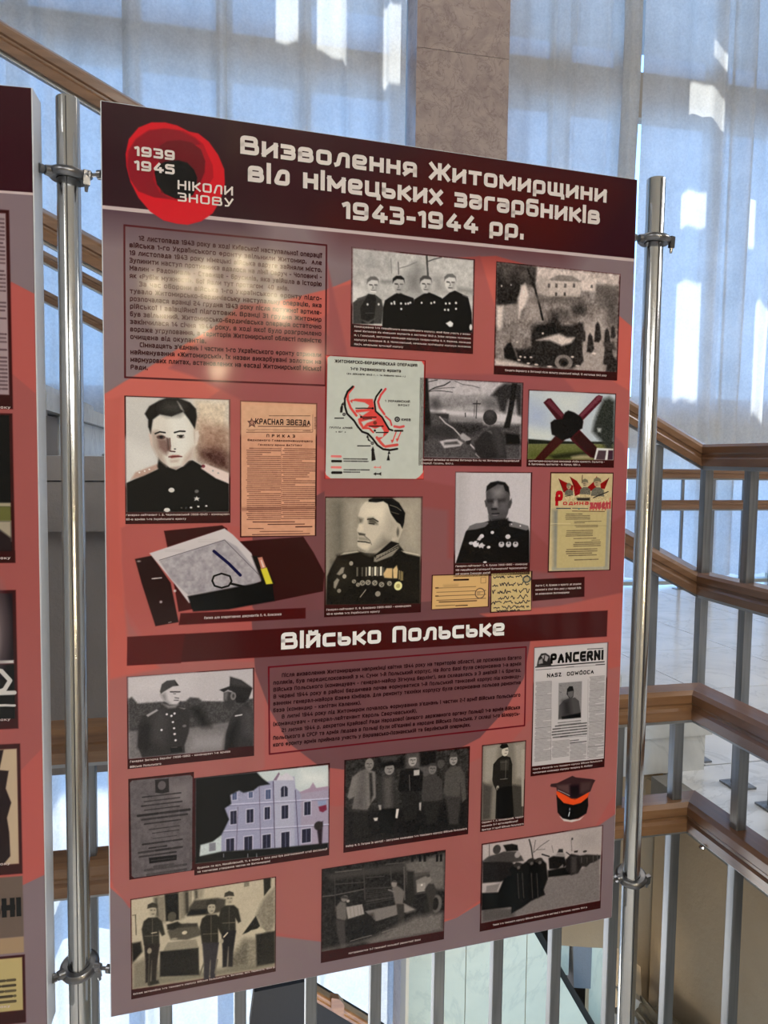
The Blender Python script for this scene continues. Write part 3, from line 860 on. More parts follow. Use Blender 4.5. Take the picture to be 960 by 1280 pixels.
["p",[84,80,72],8,[432,212,484,207,519,240,531,274,485,273,438,262]],
["l",[53,50,45],1.0,11,[426,223,484,216,536,246]],
["l",[31,30,27],1.0,9,[444,264,496,271]],
["p",[63,60,54],4,[331,349,405,366,405,383,342,377]],
["p",[201,190,172],8,[341,272,375,261,388,327,348,344]],
["l",[47,45,40],1.0,12,[332,437,406,444,452,456]],
["p",[137,130,118],6,[331,387,429,405,452,439,337,426]],
["p",[201,190,172],12,[372,471,453,472,430,516,373,504]],
["p",[116,110,100],6,[332,492,407,538,350,531]],
["l",[116,110,100],1.0,9,[394,383,452,428,470,472]],
["p",[169,160,145],4,[774,373,767,396,757,416,745,431,733,440,721,441,710,435,702,422,697,403,696,381,700,357,706,334,716,313,728,298,740,290,752,288,763,294,771,307,776,326,777,349]],
["e",[95,90,81],6,[742,354,14,42]],
["p",[180,170,154],4,[684,409,731,410,708,443,679,437]],
["p",[21,20,18],3,[436,30,481,14,678,17,750,63,816,164,806,265,789,321,765,275,729,253,681,191,663,163,633,74,586,47,516,58,436,52]],
["l",[100,95,86],1.0,7,[656,85,727,108,774,141]],
["l",[84,80,72],1.0,6,[669,152,751,175]],
["p",[127,120,109],3,[500,595,744,499,756,511,687,588,524,646,495,640]],
["l",[29,28,25],1.0,6,[524,618,745,511]],
["p",[23,22,20],3,[673,442,756,466,744,488,639,542,523,579,512,607,500,584]],
["l",[169,160,145],1.0,5,[523,585,639,537,744,477]],
["l",[63,60,54],1.0,5,[547,607,564,586]],
["l",[63,60,54],1.0,4,[575,595,592,573]],
["l",[63,60,54],1.0,5,[602,582,620,560]],
["l",[63,60,54],1.0,5,[630,569,648,547]],
["l",[63,60,54],1.0,5,[658,556,676,534]],
["l",[63,60,54],1.0,5,[686,543,704,521]],
["l",[63,60,54],1.0,5,[714,530,732,508]],
["p",[222,210,191],1.0,[444,689,466,689,466,778,444,778]],
["p",[217,205,186],1.0,[502,690,524,690,524,780,502,780]],
["p",[217,205,186],1.0,[560,692,582,692,582,782,560,782]],
["p",[95,90,81],1.0,[320,691,337,691,337,780,320,780]],
["p",[74,70,63],1.0,[371,692,388,692,388,782,371,782]],
["p",[127,120,109],1.0,[412,693,429,693,429,783,412,783]],
["p",[116,110,100],1.0,[475,695,492,695,492,785,475,785]],
["p",[106,100,91],1.0,[529,696,547,696,547,786,529,786]],
["p",[84,80,72],1.0,[588,698,605,698,605,788,588,788]],
["p",[196,166,120],3,[596,765,630,710,689,712,690,813,608,805]],
["p",[200,172,126],3,[695,723,735,685,748,725,743,815,702,813]],
["p",[170,150,110],1.0,[760,736,768,736,768,827,760,827]],
["p",[180,160,110],1.0,[778,742,786,742,786,839,778,839]],
["p",[170,150,100],1.0,[793,748,802,748,802,839,793,839]],
["e",[137,130,118],3,[296,829,21,20]],
["e",[63,60,54],3,[296,829,10,10]],
["l",[180,170,154],1.0,5,[284,836,306,819]],
["e",[137,130,118],3,[337,863,20,20]],
["e",[63,60,54],3,[337,863,10,10]],
["l",[180,170,154],1.0,5,[324,871,347,854]],
["e",[137,130,118],3,[382,848,28,27]],
["e",[63,60,54],3,[382,848,14,14]],
["l",[180,170,154],1.0,4,[366,858,396,835]],
["e",[137,130,118],3,[440,845,28,26]],
["e",[63,60,54],3,[440,845,14,13]],
["l",[180,170,154],1.0,5,[423,855,454,832]],
["e",[137,130,118],3,[509,852,28,27]],
["e",[63,60,54],3,[509,852,14,14]],
["l",[180,170,154],1.0,5,[493,863,523,839]],
["e",[137,130,118],3,[580,871,28,27]],
["e",[63,60,54],3,[580,871,14,14]],
["l",[180,170,154],1.0,5,[563,882,593,858]],
["e",[137,130,118],3,[662,863,25,25]],
["e",[63,60,54],3,[662,863,12,12]],
["l",[180,170,154],1.0,5,[646,872,674,851]],
["e",[215,205,150],1.5,[753,891,43,45]],
["e",[170,160,105],1.5,[753,891,21,22]],
["e",[137,130,118],3,[542,962,28,27]],
["e",[148,140,127],1.5,[266,651,20,22]],
["e",[159,150,136],1.5,[199,776,20,22]],
["e",[127,120,109],1.5,[147,916,20,20]],
["p",[137,130,118],3,[120,752,170,687,198,688,187,743,148,764]],
["p",[137,130,118],3,[93,883,93,828,126,790,149,808,110,895]],
["l",[159,150,136],1.0,8,[361,987,418,916]],
["p",[52,12,16],1.5,[-40,1047,993,1081,999,1419,-37,1362]],
]),
'portrait_officer': ([0.4893,0.4588,0.6173,0.6167],330,[
["p",[52,12,16],1.5,[-90,-63,1101,-80,1149,1481,-59,1436]],
["p",[182,176,180],1.5,[9,12,980,9,994,1097,20,1071]],
["p",[160,155,158],50,[4,16,119,14,104,900,22,898]],
["n",5,20,[]],
["p",[24,23,23],3,[26,1071,59,974,146,701,203,642,438,579,703,581,962,649,981,716,992,1094]],
["p",[100,97,99],3,[169,685,191,636,273,605,427,592,439,606,392,649,275,675]],
["p",[105,101,103],3,[704,614,776,592,962,644,978,682,939,699,827,670,711,647]],
["p",[74,71,73],4,[395,254,463,145,619,133,700,231,712,362,688,493,654,569,558,591,474,568,430,492,404,383]],
["p",[120,116,118],24,[477,210,607,166,622,253,575,296,503,297]],
["p",[125,121,123],10,[492,340,540,340,554,416,494,416]],
["p",[40,38,39],10,[408,329,492,324,493,362,421,362]],
["p",[42,40,41],10,[557,324,648,323,643,356,570,356]],
["p",[90,87,89],20,[600,362,673,362,651,449,590,438]],
["p",[30,29,29],4,[394,243,404,167,451,124,546,106,642,122,692,176,710,285,688,241,645,220,619,155,547,144,476,183,429,210]],
["p",[36,34,35],4,[470,427,542,427,543,449,471,449]],
["l",[25,24,24],1.0,10,[478,494,574,490]],
["p",[105,101,103],3,[484,508,556,509,544,520,497,519]],
["p",[28,27,27],8,[437,514,474,568,690,548,704,625,633,679,452,666]],
["p",[66,64,65],4,[691,362,732,312,740,362,717,427,693,438]],
["p",[60,58,59],4,[379,340,397,329,416,405,399,416]],
["e",[190,184,188],1.5,[490,716,23,19]],
["e",[190,184,188],1.5,[446,890,24,17]],
["e",[195,189,193],1.5,[403,1067,24,11]],
["e",[196,190,194],1.5,[354,757,28,24]],
["p",[180,174,178],3,[289,800,324,752,354,785,331,811]],
["e",[180,174,178],1.5,[220,837,30,19]],
["e",[205,198,202],4,[279,849,40,37]],
["e",[60,58,59],1.5,[300,827,11,9]],
["p",[190,184,188],2,[309,871,338,844,361,834,380,856,404,864,380,883,375,905,351,891,327,898]],
["e",[190,184,188],1.5,[696,770,34,28]],
["e",[178,172,176],4,[613,860,37,35]],
["e",[60,58,59],1.5,[613,849,15,8]],
["p",[40,38,39],5,[582,810,642,811,613,838]],
["e",[178,172,176],4,[707,861,36,36]],
["e",[60,58,59],1.5,[707,850,14,9]],
["p",[40,38,39],5,[675,811,736,812,706,839]],
["e",[178,172,176],4,[800,863,36,35]],
["e",[60,58,59],1.5,[799,852,15,9]],
["p",[40,38,39],5,[768,813,829,813,799,841]],
["e",[200,194,198],1.5,[741,622,8,8]],
["e",[200,194,198],1.5,[857,643,11,10]],
["p",[52,12,16],1.5,[-67,1071,1000,1092,1011,1476,-59,1436]],
]),
'leaflet': ([0.6486,0.4582,0.7624,0.6149],330,[
["p",[52,12,16],1.5,[-95,-86,1296,-107,1373,1767,-40,1713]],
["p",[190,172,132],2,[15,17,988,14,980,1365,17,1357]],
["n",8,40,[]],
["p",[120,122,118],22,[58,521,139,509,138,1306,97,1317]],
["p",[130,132,128],22,[890,523,969,517,957,1340,907,1339]],
["p",[150,150,140],10,[70,1310,964,1328,958,1359,71,1347]],
["p",[182,166,120],3,[133,509,912,523,906,1314,138,1318]],
["n",5,30,[]],
["p",[130,18,26],2,[133,90,222,131,361,184,351,304,227,281,184,197]],
["p",[130,18,26],2,[309,64,414,117,500,219,462,304,393,328,361,184]],
["p",[130,18,26],2,[570,219,678,133,731,48,737,193,683,255,599,255]],
["p",[130,18,26],2,[930,76,792,157,801,224,865,229]],
["l",[60,30,30],1.0,9,[133,90,213,269]],
["l",[60,30,30],1.0,9,[309,64,389,196]],
["l",[60,30,30],1.0,10,[501,38,498,147]],
["l",[60,30,30],1.0,10,[927,76,863,168]],
["p",[100,96,84],2,[231,312,238,262,274,236,319,236,361,261,367,319]],
["e",[170,150,120],2,[293,196,33,36]],
["p",[110,104,84],2,[252,193,259,161,291,144,324,160,334,192,309,182,272,186]],
["l",[50,40,36],1.0,7,[272,197,297,196]],
["l",[60,44,40],1.0,7,[277,215,297,214]],
["p",[100,96,84],2,[467,300,476,236,522,203,580,203,634,235,642,309]],
["e",[170,150,120],2,[547,152,42,46]],
["p",[110,104,84],2,[494,148,503,107,544,86,587,106,599,147,567,134,520,139]],
["l",[50,40,36],1.0,7,[520,153,552,152]],
["l",[60,44,40],1.0,7,[526,175,553,175]],
["p",[100,96,84],2,[645,324,655,246,712,207,783,206,850,245,859,335]],
["e",[170,150,120],2,[742,145,52,56]],
["p",[110,104,84],2,[677,140,688,89,739,64,792,88,807,139,767,122,709,128]],
["l",[50,40,36],1.0,7,[710,145,748,145]],
["l",[60,44,40],1.0,7,[717,173,749,173]],
["n",40,9,[212,233,922,229,928,401,218,401]],
["l",[40,36,34],1.0,14,[686,352,923,266]],
["l",[50,46,40],1.0,11,[242,329,324,317]],
["p",[40,36,34],6,[415,353,630,352,632,389,437,389]],
["l",[60,30,30],1.0,7,[359,534,877,545]],
["l",[30,40,60],1.0,12,[112,495,330,498]],
["l",[60,60,62],1.0,9,[358,495,608,501]],
["e",[60,110,110],1.5,[462,504,14,10]],
["l",[196,60,66],1.0,8,[689,413,664,510]],
["l",[190,60,66],1.0,14,[661,425,639,523]],
["l",[190,60,66],1.0,14,[710,421,688,523]],
["l",[190,60,66],1.0,14,[759,417,738,523]],
["l",[190,60,66],1.0,14,[808,412,787,523]],
["l",[190,60,66],1.0,14,[858,408,837,523]],
["l",[190,60,66],1.0,14,[907,404,886,523]],
["l",[205,80,80],1.0,12,[962,351,940,505]],
["l",[150,136,100],1.0,6,[24,727,927,745]],
["l",[205,190,150],1.0,6,[30,701,337,706]],
["t",[72,58,50],0.75,[250,564,641,657],4],
["t",[72,58,50],0.75,[384,670,826,707],2],
["t",[72,58,50],0.75,[393,726,772,766],2],
["t",[72,58,50],0.75,[269,793,692,890],4],
["t",[72,58,50],0.75,[386,904,750,928],1],
["t",[72,58,50],0.75,[680,936,814,951],1],
["t",[72,58,50],0.75,[387,959,824,1034],3],
["t",[72,58,50],0.75,[273,1052,773,1165],4],
["t",[72,58,50],0.75,[389,1200,796,1227],1],
]),
'envelope': ([0.4546,0.612,0.5486,0.6645],220,[
["p",[52,12,16],1.5,[-61,-138,2971,-60,3024,1379,-37,1196]],
["p",[205,166,112],1,[18,13,985,19,986,543,13,545]],
["l",[40,26,24],1.0,26,[384,93,631,96]],
["l",[90,64,50],1.0,8,[87,212,765,213]],
["l",[90,64,50],1.0,8,[88,279,944,282]],
["l",[90,64,50],1.0,9,[89,340,945,345]],
["l",[90,64,50],1.0,9,[90,407,947,410]],
["l",[60,40,36],1.0,14,[134,435,785,442]],
["l",[40,26,24],1.0,14,[422,506,625,509]],
["l",[70,50,40],1.0,8,[78,494,407,497]],
["l",[40,26,24],1.0,15,[69,209,115,210]],
["l",[40,26,24],1.0,14,[72,337,117,338]],
["l",[110,80,60],1.0,6,[850,70,938,70,941,160,852,162,850,70]],
["e",[90,70,60],2,[841,325,89,87]],
["e",[205,166,112],2,[841,325,74,73]],
["t",[80,64,60],0.7,[787,290,901,362],3],
["p",[185,148,100],10,[199,162,458,157,459,211,200,216]],
]),
'letter': ([0.5512,0.6113,0.6221,0.6738],200,[
["p",[52,12,16],1.5,[-1442,-173,2573,-70,2758,4956,-1357,4479]],
["p",[196,172,122],1,[13,30,963,13,988,861,30,856]],
["n",8,30,[]],
["e",[80,84,80],3,[862,179,106,81]],
["e",[170,150,110],3,[862,179,65,52]],
["l",[40,36,44],0.8,18,[58,99,88,129,110,123,131,98,145,109,160,101,180,117,203,101,221,104,236,132,266,91,283,124,295,90,318,133,335,128]],
["l",[40,36,44],0.8,18,[397,111,429,126,451,111,464,95,481,118,510,118,538,130]],
["l",[40,36,44],0.8,18,[599,106,612,125,624,107,641,106,667,116,697,96,726,95,747,133]],
["l",[40,36,44],0.8,19,[799,129,814,128,836,126,848,109,880,94,897,122]],
["l",[40,36,44],0.8,18,[44,303,74,301,92,272,118,307,145,287,171,308]],
["l",[40,36,44],0.8,18,[220,250,238,295,251,296,267,250,281,244,298,296,320,236,352,255,382,310,395,269,419,234,444,303,464,282,487,295,509,280,537,312,552,266,571,271,593,243]],
["l",[40,36,44],0.8,18,[644,258,671,313,694,285,720,280,745,296,768,253,781,234]],
["l",[40,36,44],0.8,18,[830,256,851,296,876,306,902,286,925,286]],
["l",[40,36,44],0.8,18,[46,395,62,464,87,392,115,393]],
["l",[40,36,44],0.8,18,[168,459,183,434,211,470,229,411,257,455,269,421,285,460,304,460,328,464,352,381,377,457,393,470,409,421,433,437,462,426,481,455]],
["l",[40,36,44],0.8,18,[528,402,553,402,572,424,601,425,613,390,627,451]],
["l",[40,36,44],0.8,18,[688,418,720,472,750,425,774,420,792,386,819,388,849,386,863,394,884,477,905,474,935,398]],
["l",[40,36,44],0.8,18,[190,584,216,583,243,557,258,595,274,587,290,573,321,583,349,533,368,536,399,585,418,595,438,545]],
["l",[40,36,44],0.8,18,[492,563,512,530,532,548,561,601,581,570]],
["l",[40,36,44],0.8,18,[646,587,670,587,698,548,717,520,747,558,773,593,799,609,818,564,842,522,861,521,880,541,896,565]],
["l",[40,36,44],0.8,18,[34,690,49,662,78,645,104,696,121,634,150,653,167,639,185,645,209,634,233,649,265,667]],
["l",[40,36,44],0.8,18,[316,688,333,681,359,642,387,665,399,649,428,654,452,643,471,646,488,637,516,684,539,686]],
["l",[40,36,44],0.8,18,[591,669,604,699,627,693,650,708,681,706,702,670,727,706,749,679,764,692,790,641,816,657,844,698,876,703,892,644,921,669,936,657,956,662]],
["l",[40,36,44],0.8,18,[83,776,111,774,124,767,148,777,162,788,192,772,223,781]],
["l",[40,36,44],0.8,18,[281,747,299,753,323,774,349,766,364,774,393,801,423,795,434,746,462,749,494,808,521,786,540,775,566,749,582,747,601,757,614,762,642,806,659,766,691,792,710,788,738,778,759,756,775,793,805,763,819,814]],
["l",[40,36,44],0.8,19,[878,774,894,795,912,770,933,789]],
["l",[40,36,44],0.8,18,[156,829,169,836,182,849,208,850,229,834,251,843,268,852,291,846,306,838,328,853,344,848,359,836,380,852,397,830,425,848]],
["l",[40,36,44],0.8,18,[482,846,506,857,525,844,549,853,572,854,591,833,614,861]],
["l",[40,36,44],0.8,18,[660,848,692,838,706,852]],
]),
'two_officers': ([0.0248,0.7327,0.1927,0.8581],340,[
["p",[52,12,16],1.5,[-47,-103,1097,-29,1101,1218,-58,1072]],
["p",[172,166,170],1.5,[11,8,989,7,992,677,11,664]],
["p",[182,176,180],40,[17,17,508,4,507,172,16,158]],
["p",[62,60,61],4,[10,181,37,165,81,222,247,223,450,234,484,206,553,218,576,244,763,265,991,259,992,481,506,486,13,451]],
["n",24,9,[10,181,991,259,992,531,13,451]],
["p",[104,100,102],5,[13,440,484,459,786,438,992,494,992,677,11,664]],
["n",14,12,[13,428,992,494,992,705,11,664]],
["p",[135,130,133],26,[506,522,763,534,763,669,471,652]],
["p",[30,29,29],16,[473,290,576,286,645,462,576,456]],
["p",[46,44,45],3,[110,662,78,564,90,376,118,325,247,271,280,226,393,271,450,288,484,339,472,494,437,600,443,658,278,662]],
["p",[36,34,35],10,[146,381,184,408,178,574,144,618,78,576,90,399]],
["p",[60,58,59],20,[202,303,280,274,313,372,278,584,189,527]],
["p",[150,145,148],2,[144,321,224,281,238,291,157,337]],
["p",[120,116,118],2,[393,281,450,293,438,301]],
["p",[182,176,180],3,[258,153,315,110,394,110,407,153,399,236,382,258,325,251,281,214]],
["p",[120,116,118],8,[258,165,292,156,303,216,331,248,281,214]],
["p",[60,58,59],2,[250,140,265,82,304,56,366,54,396,104,349,106,281,143,258,159]],
["p",[44,42,43],1,[360,54,396,102,377,103]],
["l",[40,38,39],1.0,9,[331,149,405,155]],
["l",[70,67,69],1.0,6,[354,166,371,168]],
["l",[70,67,69],1.0,7,[365,199,396,207]],
["l",[80,77,79],1.0,7,[359,220,393,223]],
["p",[120,116,118],5,[264,237,314,282,370,281,393,253,325,259]],
["e",[215,208,212],1.5,[338,345,9,9]],
["e",[215,208,212],1.5,[349,397,9,8]],
["e",[215,208,212],1.5,[358,448,9,8]],
["e",[215,208,212],1.5,[362,496,10,9]],
["e",[215,208,212],1.5,[369,548,9,9]],
["e",[215,208,212],1.5,[302,329,9,8]],
["e",[215,208,212],1.5,[362,328,9,9]],
["e",[215,208,212],1.5,[261,453,9,9]],
["e",[100,97,99],1.5,[438,437,16,11]],
["p",[18,17,17],2,[329,601,414,604,420,646,334,644]],
["l",[110,106,108],1.0,4,[335,604,380,606]],
["p",[48,46,47],3,[757,668,769,534,798,427,834,369,941,286,983,357,992,382,992,680]],
["p",[70,67,69],24,[917,351,983,369,992,580,929,550]],
["p",[52,50,51],3,[751,191,786,182,834,197,846,259,810,342,763,314,751,252]],
["p",[100,97,99],6,[757,192,786,188,775,254,753,252]],
["p",[34,32,33],3,[822,172,917,204,953,256,917,290,857,285,834,246]],
["e",[110,106,108],2,[828,224,23,34]],
["e",[60,58,59],2,[829,224,9,17]],
["p",[38,36,37],2,[716,164,798,140,804,64,893,98,986,172,953,262,893,220,786,169,751,186]],
["p",[54,52,53],6,[804,64,893,98,977,165,810,135]],
["l",[200,194,198],1.0,10,[846,392,899,387]],
["p",[24,23,23],20,[763,669,786,536,857,444,834,676]],
["p",[52,12,16],1.5,[-54,663,506,670,786,671,786,655,1099,665,1101,1218,-58,1072]],
]),
'polish_newspaper': ([0.6284,0.7317,0.7637,0.939],330,[
["p",[52,12,16],1.5,[-129,-116,1397,-32,1510,2663,-56,2435]],
["p",[186,180,182],1.5,[8,11,981,8,987,1423,15,1412]],
["p",[192,186,188],20,[8,11,981,8,987,411,14,395]],
["p",[40,38,39],3,[41,227,60,133,96,82,154,79,207,115,233,230]],
["p",[150,145,147],2,[96,109,140,98,127,150]],
["p",[150,145,147],3,[148,98,193,128,172,180,142,165]],
["p",[140,135,137],4,[69,160,112,136,121,196,63,206]],
["l",[28,27,27],1.0,12,[27,237,949,236]],
["l",[90,87,88],1.0,4,[25,268,959,272]],
["l",[60,58,58],1.0,9,[711,68,927,72]],
["l",[90,87,88],1.0,6,[429,266,535,265]],
["l",[60,58,58],1.0,8,[833,264,958,266]],
["l",[80,77,78],1.0,6,[35,270,234,271]],
["p",[130,126,127],2,[337,448,651,449,655,891,344,888]],
["n",12,8,[337,448,651,449,655,891,344,888]],
["p",[30,29,29],2,[449,589,453,528,482,497,527,500,544,555,539,623,502,661,468,617]],
["p",[95,92,93],3,[461,563,538,555,537,616,505,647,467,610]],
["p",[75,72,73],2,[347,878,353,716,412,660,487,639,563,638,618,684,655,878,556,889]],
["p",[45,43,44],20,[397,666,487,653,524,853,418,843]],
["p",[24,23,23],4,[388,854,646,829,648,888,396,885]],
["l",[70,67,68],1.0,4,[352,480,376,487]],
["l",[70,67,68],1.0,5,[354,554,378,562]],
["t",[70,67,68],0.55,[32,410,244,579],16],
["t",[70,67,68],0.55,[37,576,246,741],15],
["t",[70,67,68],0.55,[39,737,253,964],21],
["t",[70,67,68],0.55,[41,958,255,1099],12],
["t",[70,67,68],0.55,[41,1092,263,1364],25],
["t",[70,67,68],0.55,[750,401,961,485],7],
["t",[70,67,68],0.55,[753,483,965,577],8],
["t",[70,67,68],0.55,[753,572,965,677],9],
["t",[70,67,68],0.55,[751,674,966,767],8],
["t",[70,67,68],0.55,[754,756,968,829],6],
["t",[70,67,68],0.55,[756,825,973,961],11],
["t",[70,67,68],0.55,[758,955,974,1065],9],
["t",[70,67,68],0.55,[759,1065,975,1169],8],
["t",[70,67,68],0.55,[762,1162,978,1266],8],
["t",[70,67,68],0.55,[759,1251,977,1405],12],
["t",[70,67,68],0.55,[271,1135,503,1342],18],
["t",[70,67,68],0.55,[514,1186,740,1401],18],
["t",[60,58,58],0.85,[268,945,736,1111],5],
["t",[60,58,58],0.8,[511,1145,736,1198],2],
["t",[90,87,88],0.7,[345,911,650,966],2],
["l",[110,106,107],1.0,4,[276,1101,733,1121]],
["l",[120,116,117],1.0,3,[239,418,263,1364]],
["l",[120,116,117],1.0,3,[733,434,757,1369]],
]),
'plaque': ([0.0256,0.8716,0.1108,1.0108],230,[
["p",[52,12,16],1.5,[-59,-310,3508,66,3590,8142,-126,7028]],
["p",[88,82,85],2,[23,61,56,29,944,43,978,83,966,1594,938,1626,76,1611,36,1576]],
["n",14,50,[]],
["p",[108,101,104],40,[602,156,944,159,942,524,669,454]],
["p",[42,39,40],2,[401,61,610,63,615,284,507,297,406,270]],
["e",[85,79,82],3,[504,163,61,72]],
["t",[38,35,36],0.9,[193,298,792,342],1],
["t",[38,35,36],0.9,[232,375,788,414],1],
["t",[38,35,36],0.9,[192,438,812,486],1],
["t",[38,35,36],0.9,[237,515,770,554],1],
["t",[38,35,36],0.9,[118,572,949,649],1],
["t",[38,35,36],0.9,[177,651,890,715],1],
["t",[38,35,36],0.9,[229,737,786,782],1],
["t",[38,35,36],0.9,[302,841,769,874],1],
["t",[38,35,36],0.9,[328,909,762,939],1],
["t",[38,35,36],0.9,[368,1002,727,1022],1],
["t",[38,35,36],0.9,[200,1058,809,1114],1],
["t",[38,35,36],0.9,[293,1136,836,1184],1],
["t",[38,35,36],0.9,[146,1180,808,1246],1],
["t",[38,35,36],0.9,[152,1253,733,1308],1],
["p",[30,28,29],1,[298,1318,726,1329,725,1417,305,1413]],
["l",[80,75,77],1.0,6,[332,1370,698,1377]],
["t",[50,47,48],0.7,[358,1436,670,1512],1],
["t",[50,47,48],0.7,[217,1473,869,1634],2],
]),
'town_hall': ([0.1108,0.8804,0.3019,1.0183],360,[
["p",[52,12,16],1.5,[-472,-184,1472,20,1498,1816,-486,1419]],
["p",[180,188,190],1.5,[12,3,987,14,992,667,7,634]],
["p",[200,204,204],20,[777,32,980,71,981,174,777,134]],
["p",[142,142,168],2,[192,132,303,112,448,96,578,85,594,62,727,74,736,163,778,202,990,193,992,660,613,622,192,612]],
["p",[158,158,178],3,[570,84,727,85,733,605,576,597]],
["p",[150,140,160],4,[778,202,990,206,992,651,780,615]],
["p",[190,186,196],2,[570,84,594,45,635,58,668,37,718,76,727,102]],
["p",[120,100,120],1,[570,84,611,27,619,41,594,87]],
["p",[150,130,150],2,[761,200,845,176,870,136,896,182,990,179,990,206,778,210]],
["l",[180,180,200],1.0,9,[208,224,991,275]],
["l",[90,84,110],1.0,3,[208,233,991,284]],
["l",[180,180,200],1.0,9,[208,418,992,476]],
["l",[90,84,110],1.0,3,[208,426,992,484]],
["p",[180,176,196],1.0,[251,271,308,271,308,383,251,383]],
["p",[38,38,54],1.0,[257,278,302,278,302,377,257,377]],
["l",[120,120,150],1.0,3,[279,281,279,374]],
["p",[180,176,196],1.0,[369,274,430,274,430,388,369,388]],
["p",[38,38,54],1.0,[375,282,424,282,424,382,375,382]],
["l",[120,120,150],1.0,4,[399,285,400,379]],
["p",[180,176,196],1.0,[500,274,553,274,553,380,500,380]],
["p",[38,38,54],1.0,[507,282,546,282,546,374,507,374]],
["l",[120,120,150],1.0,3,[526,284,526,372]],
["p",[180,176,196],1.0,[626,278,690,278,690,393,626,393]],
["p",[38,38,54],1.0,[633,286,683,286,683,387,633,387]],
["l",[120,120,150],1.0,3,[658,289,658,384]],
["p",[180,176,196],1.0,[798,272,860,272,860,388,798,388]],
["p",[38,38,54],1.0,[805,280,853,280,853,382,805,382]],
["l",[120,120,150],1.0,3,[829,283,829,379]],
["p",[180,176,196],1.0,[220,474,290,474,290,583,220,583]],
["p",[38,38,54],1.0,[227,482,284,482,284,577,227,577]],
["l",[120,120,150],1.0,4,[255,486,255,573]],
["p",[180,176,196],1.0,[351,477,423,477,423,593,351,593]],
["p",[38,38,54],1.0,[358,485,416,485,416,587,358,587]],
["l",[120,120,150],1.0,3,[387,489,387,583]],
["p",[180,176,196],1.0,[486,483,558,483,558,599,486,599]],
["p",[38,38,54],1.0,[492,490,552,490,552,593,492,593]],
["l",[120,120,150],1.0,3,[522,494,522,589]],
["p",[180,176,196],1.0,[626,483,700,483,700,621,626,621]],
["p",[38,38,54],1.0,[632,491,693,491,693,615,632,615]],
["l",[120,120,150],1.0,4,[662,495,663,611]],
["p",[180,176,196],1.0,[781,480,863,480,863,600,781,600]],
["p",[38,38,54],1.0,[788,488,856,488,856,594,788,594]],
["l",[120,120,150],1.0,3,[822,492,822,589]],
["p",[180,176,196],1.0,[508,143,557,143,557,227,508,227]],
["p",[70,80,110],1.0,[514,150,551,150,551,222,514,222]],
["l",[120,120,150],1.0,4,[532,152,532,219]],
["p",[180,176,196],1.0,[265,132,310,132,310,202,265,202]],
["p",[70,80,110],1.0,[271,140,303,140,303,196,271,196]],
["l",[120,120,150],1.0,3,[287,141,287,194]],
["p",[180,176,196],1.0,[383,145,425,145,425,201,383,201]],
["p",[70,80,110],1.0,[390,152,419,152,419,195,390,195]],
["l",[120,120,150],1.0,3,[404,154,404,194]],
["e",[38,38,54],1.5,[652,161,25,24]],
["p",[38,38,54],1.0,[628,158,678,158,678,218,628,218]],
["l",[170,170,190],1.0,4,[652,139,653,215]],
["l",[70,60,84],1.0,6,[570,93,583,598]],
["l",[70,60,84],1.0,5,[736,180,763,610]],
["l",[100,90,110],1.0,5,[467,114,478,586]],
["l",[100,90,110],1.0,5,[311,254,300,577]],
["p",[12,14,14],3,[12,3,447,9,488,58,545,110,464,114,423,143,351,151,319,130,255,156,263,223,216,250,247,337,192,446,129,486,43,499,35,589,7,634]],
["n",16,8,[12,3,447,12,448,162,255,205,192,495,7,617]],
["p",[20,22,20],3,[7,585,192,570,613,605,992,621,992,668,7,634]],
["p",[120,120,130],1.0,[105,496,152,496,152,556,105,556]],
["p",[40,30,36],3,[898,456,949,446,942,635,920,632]],
["e",[45,40,40],4,[915,476,34,34]],
["p",[110,40,60],2,[914,329,974,320,979,360,949,377,923,365]],
["p",[130,140,170],2,[905,285,974,285,974,320,914,324]],
["l",[120,120,130],1.0,6,[208,589,208,614]],
["l",[120,120,130],1.0,6,[384,615,384,640]],
["l",[120,120,130],1.0,6,[449,624,449,649]],
["p",[52,12,16],1,[-2,636,613,660,1003,668,1125,685,1135,1744,-5,1515]],
]),
'six_men': ([0.3233,0.8787,0.5226,1.0179],340,[
["p",[52,12,16],1.5,[-32,-161,1609,-2,1659,1663,-17,1356]],
["p",[48,46,45],1.5,[9,5,989,14,993,649,12,641]],
["n",20,20,[]],
["n",12,7,[]],
["p",[80,76,75],12,[479,-4,721,5,709,222,467,195]],
["p",[30,28,28],10,[244,10,464,10,465,118,276,97]],
["p",[62,59,58],8,[275,5,432,14,401,49,291,45]],
["p",[28,26,26],6,[583,-1,721,5,723,115,593,116]],
["p",[30,28,28],20,[19,385,438,407,995,413,993,649,12,641]],
["p",[112,107,105],3,[25,280,62,133,122,95,168,85,238,115,245,307,210,348,180,398,64,375,78,286,40,297]],
["p",[36,34,33],4,[64,378,180,398,190,590,67,603]],
["p",[44,42,41],4,[191,118,212,120,225,289,202,347]],
["e",[120,115,112],2,[191,54,34,46]],
["p",[82,78,77],18,[130,103,160,92,164,388,79,370,108,229]],
["p",[50,48,47],3,[248,307,259,171,308,146,363,152,388,232,429,329,422,421,281,406]],
["p",[78,74,73],10,[301,168,371,168,372,407,312,407]],
["p",[24,23,22],4,[281,403,414,412,377,585,275,586]],
["e",[128,122,120],2,[348,108,38,43]],
["p",[26,24,24],2,[300,84,323,53,373,49,389,79]],
["p",[30,28,28],3,[420,266,434,129,497,118,577,127,618,165,616,289,597,310,436,299]],
["p",[38,36,35],5,[436,291,597,306,568,517,472,520]],
["e",[150,144,141],2,[531,63,33,43]],
["p",[70,67,65],2,[499,37,511,12,556,13,569,39]],
["p",[170,163,159],1.0,[542,138,588,138,588,180,542,180]],
["l",[140,134,131],1.0,3,[506,168,513,293]],
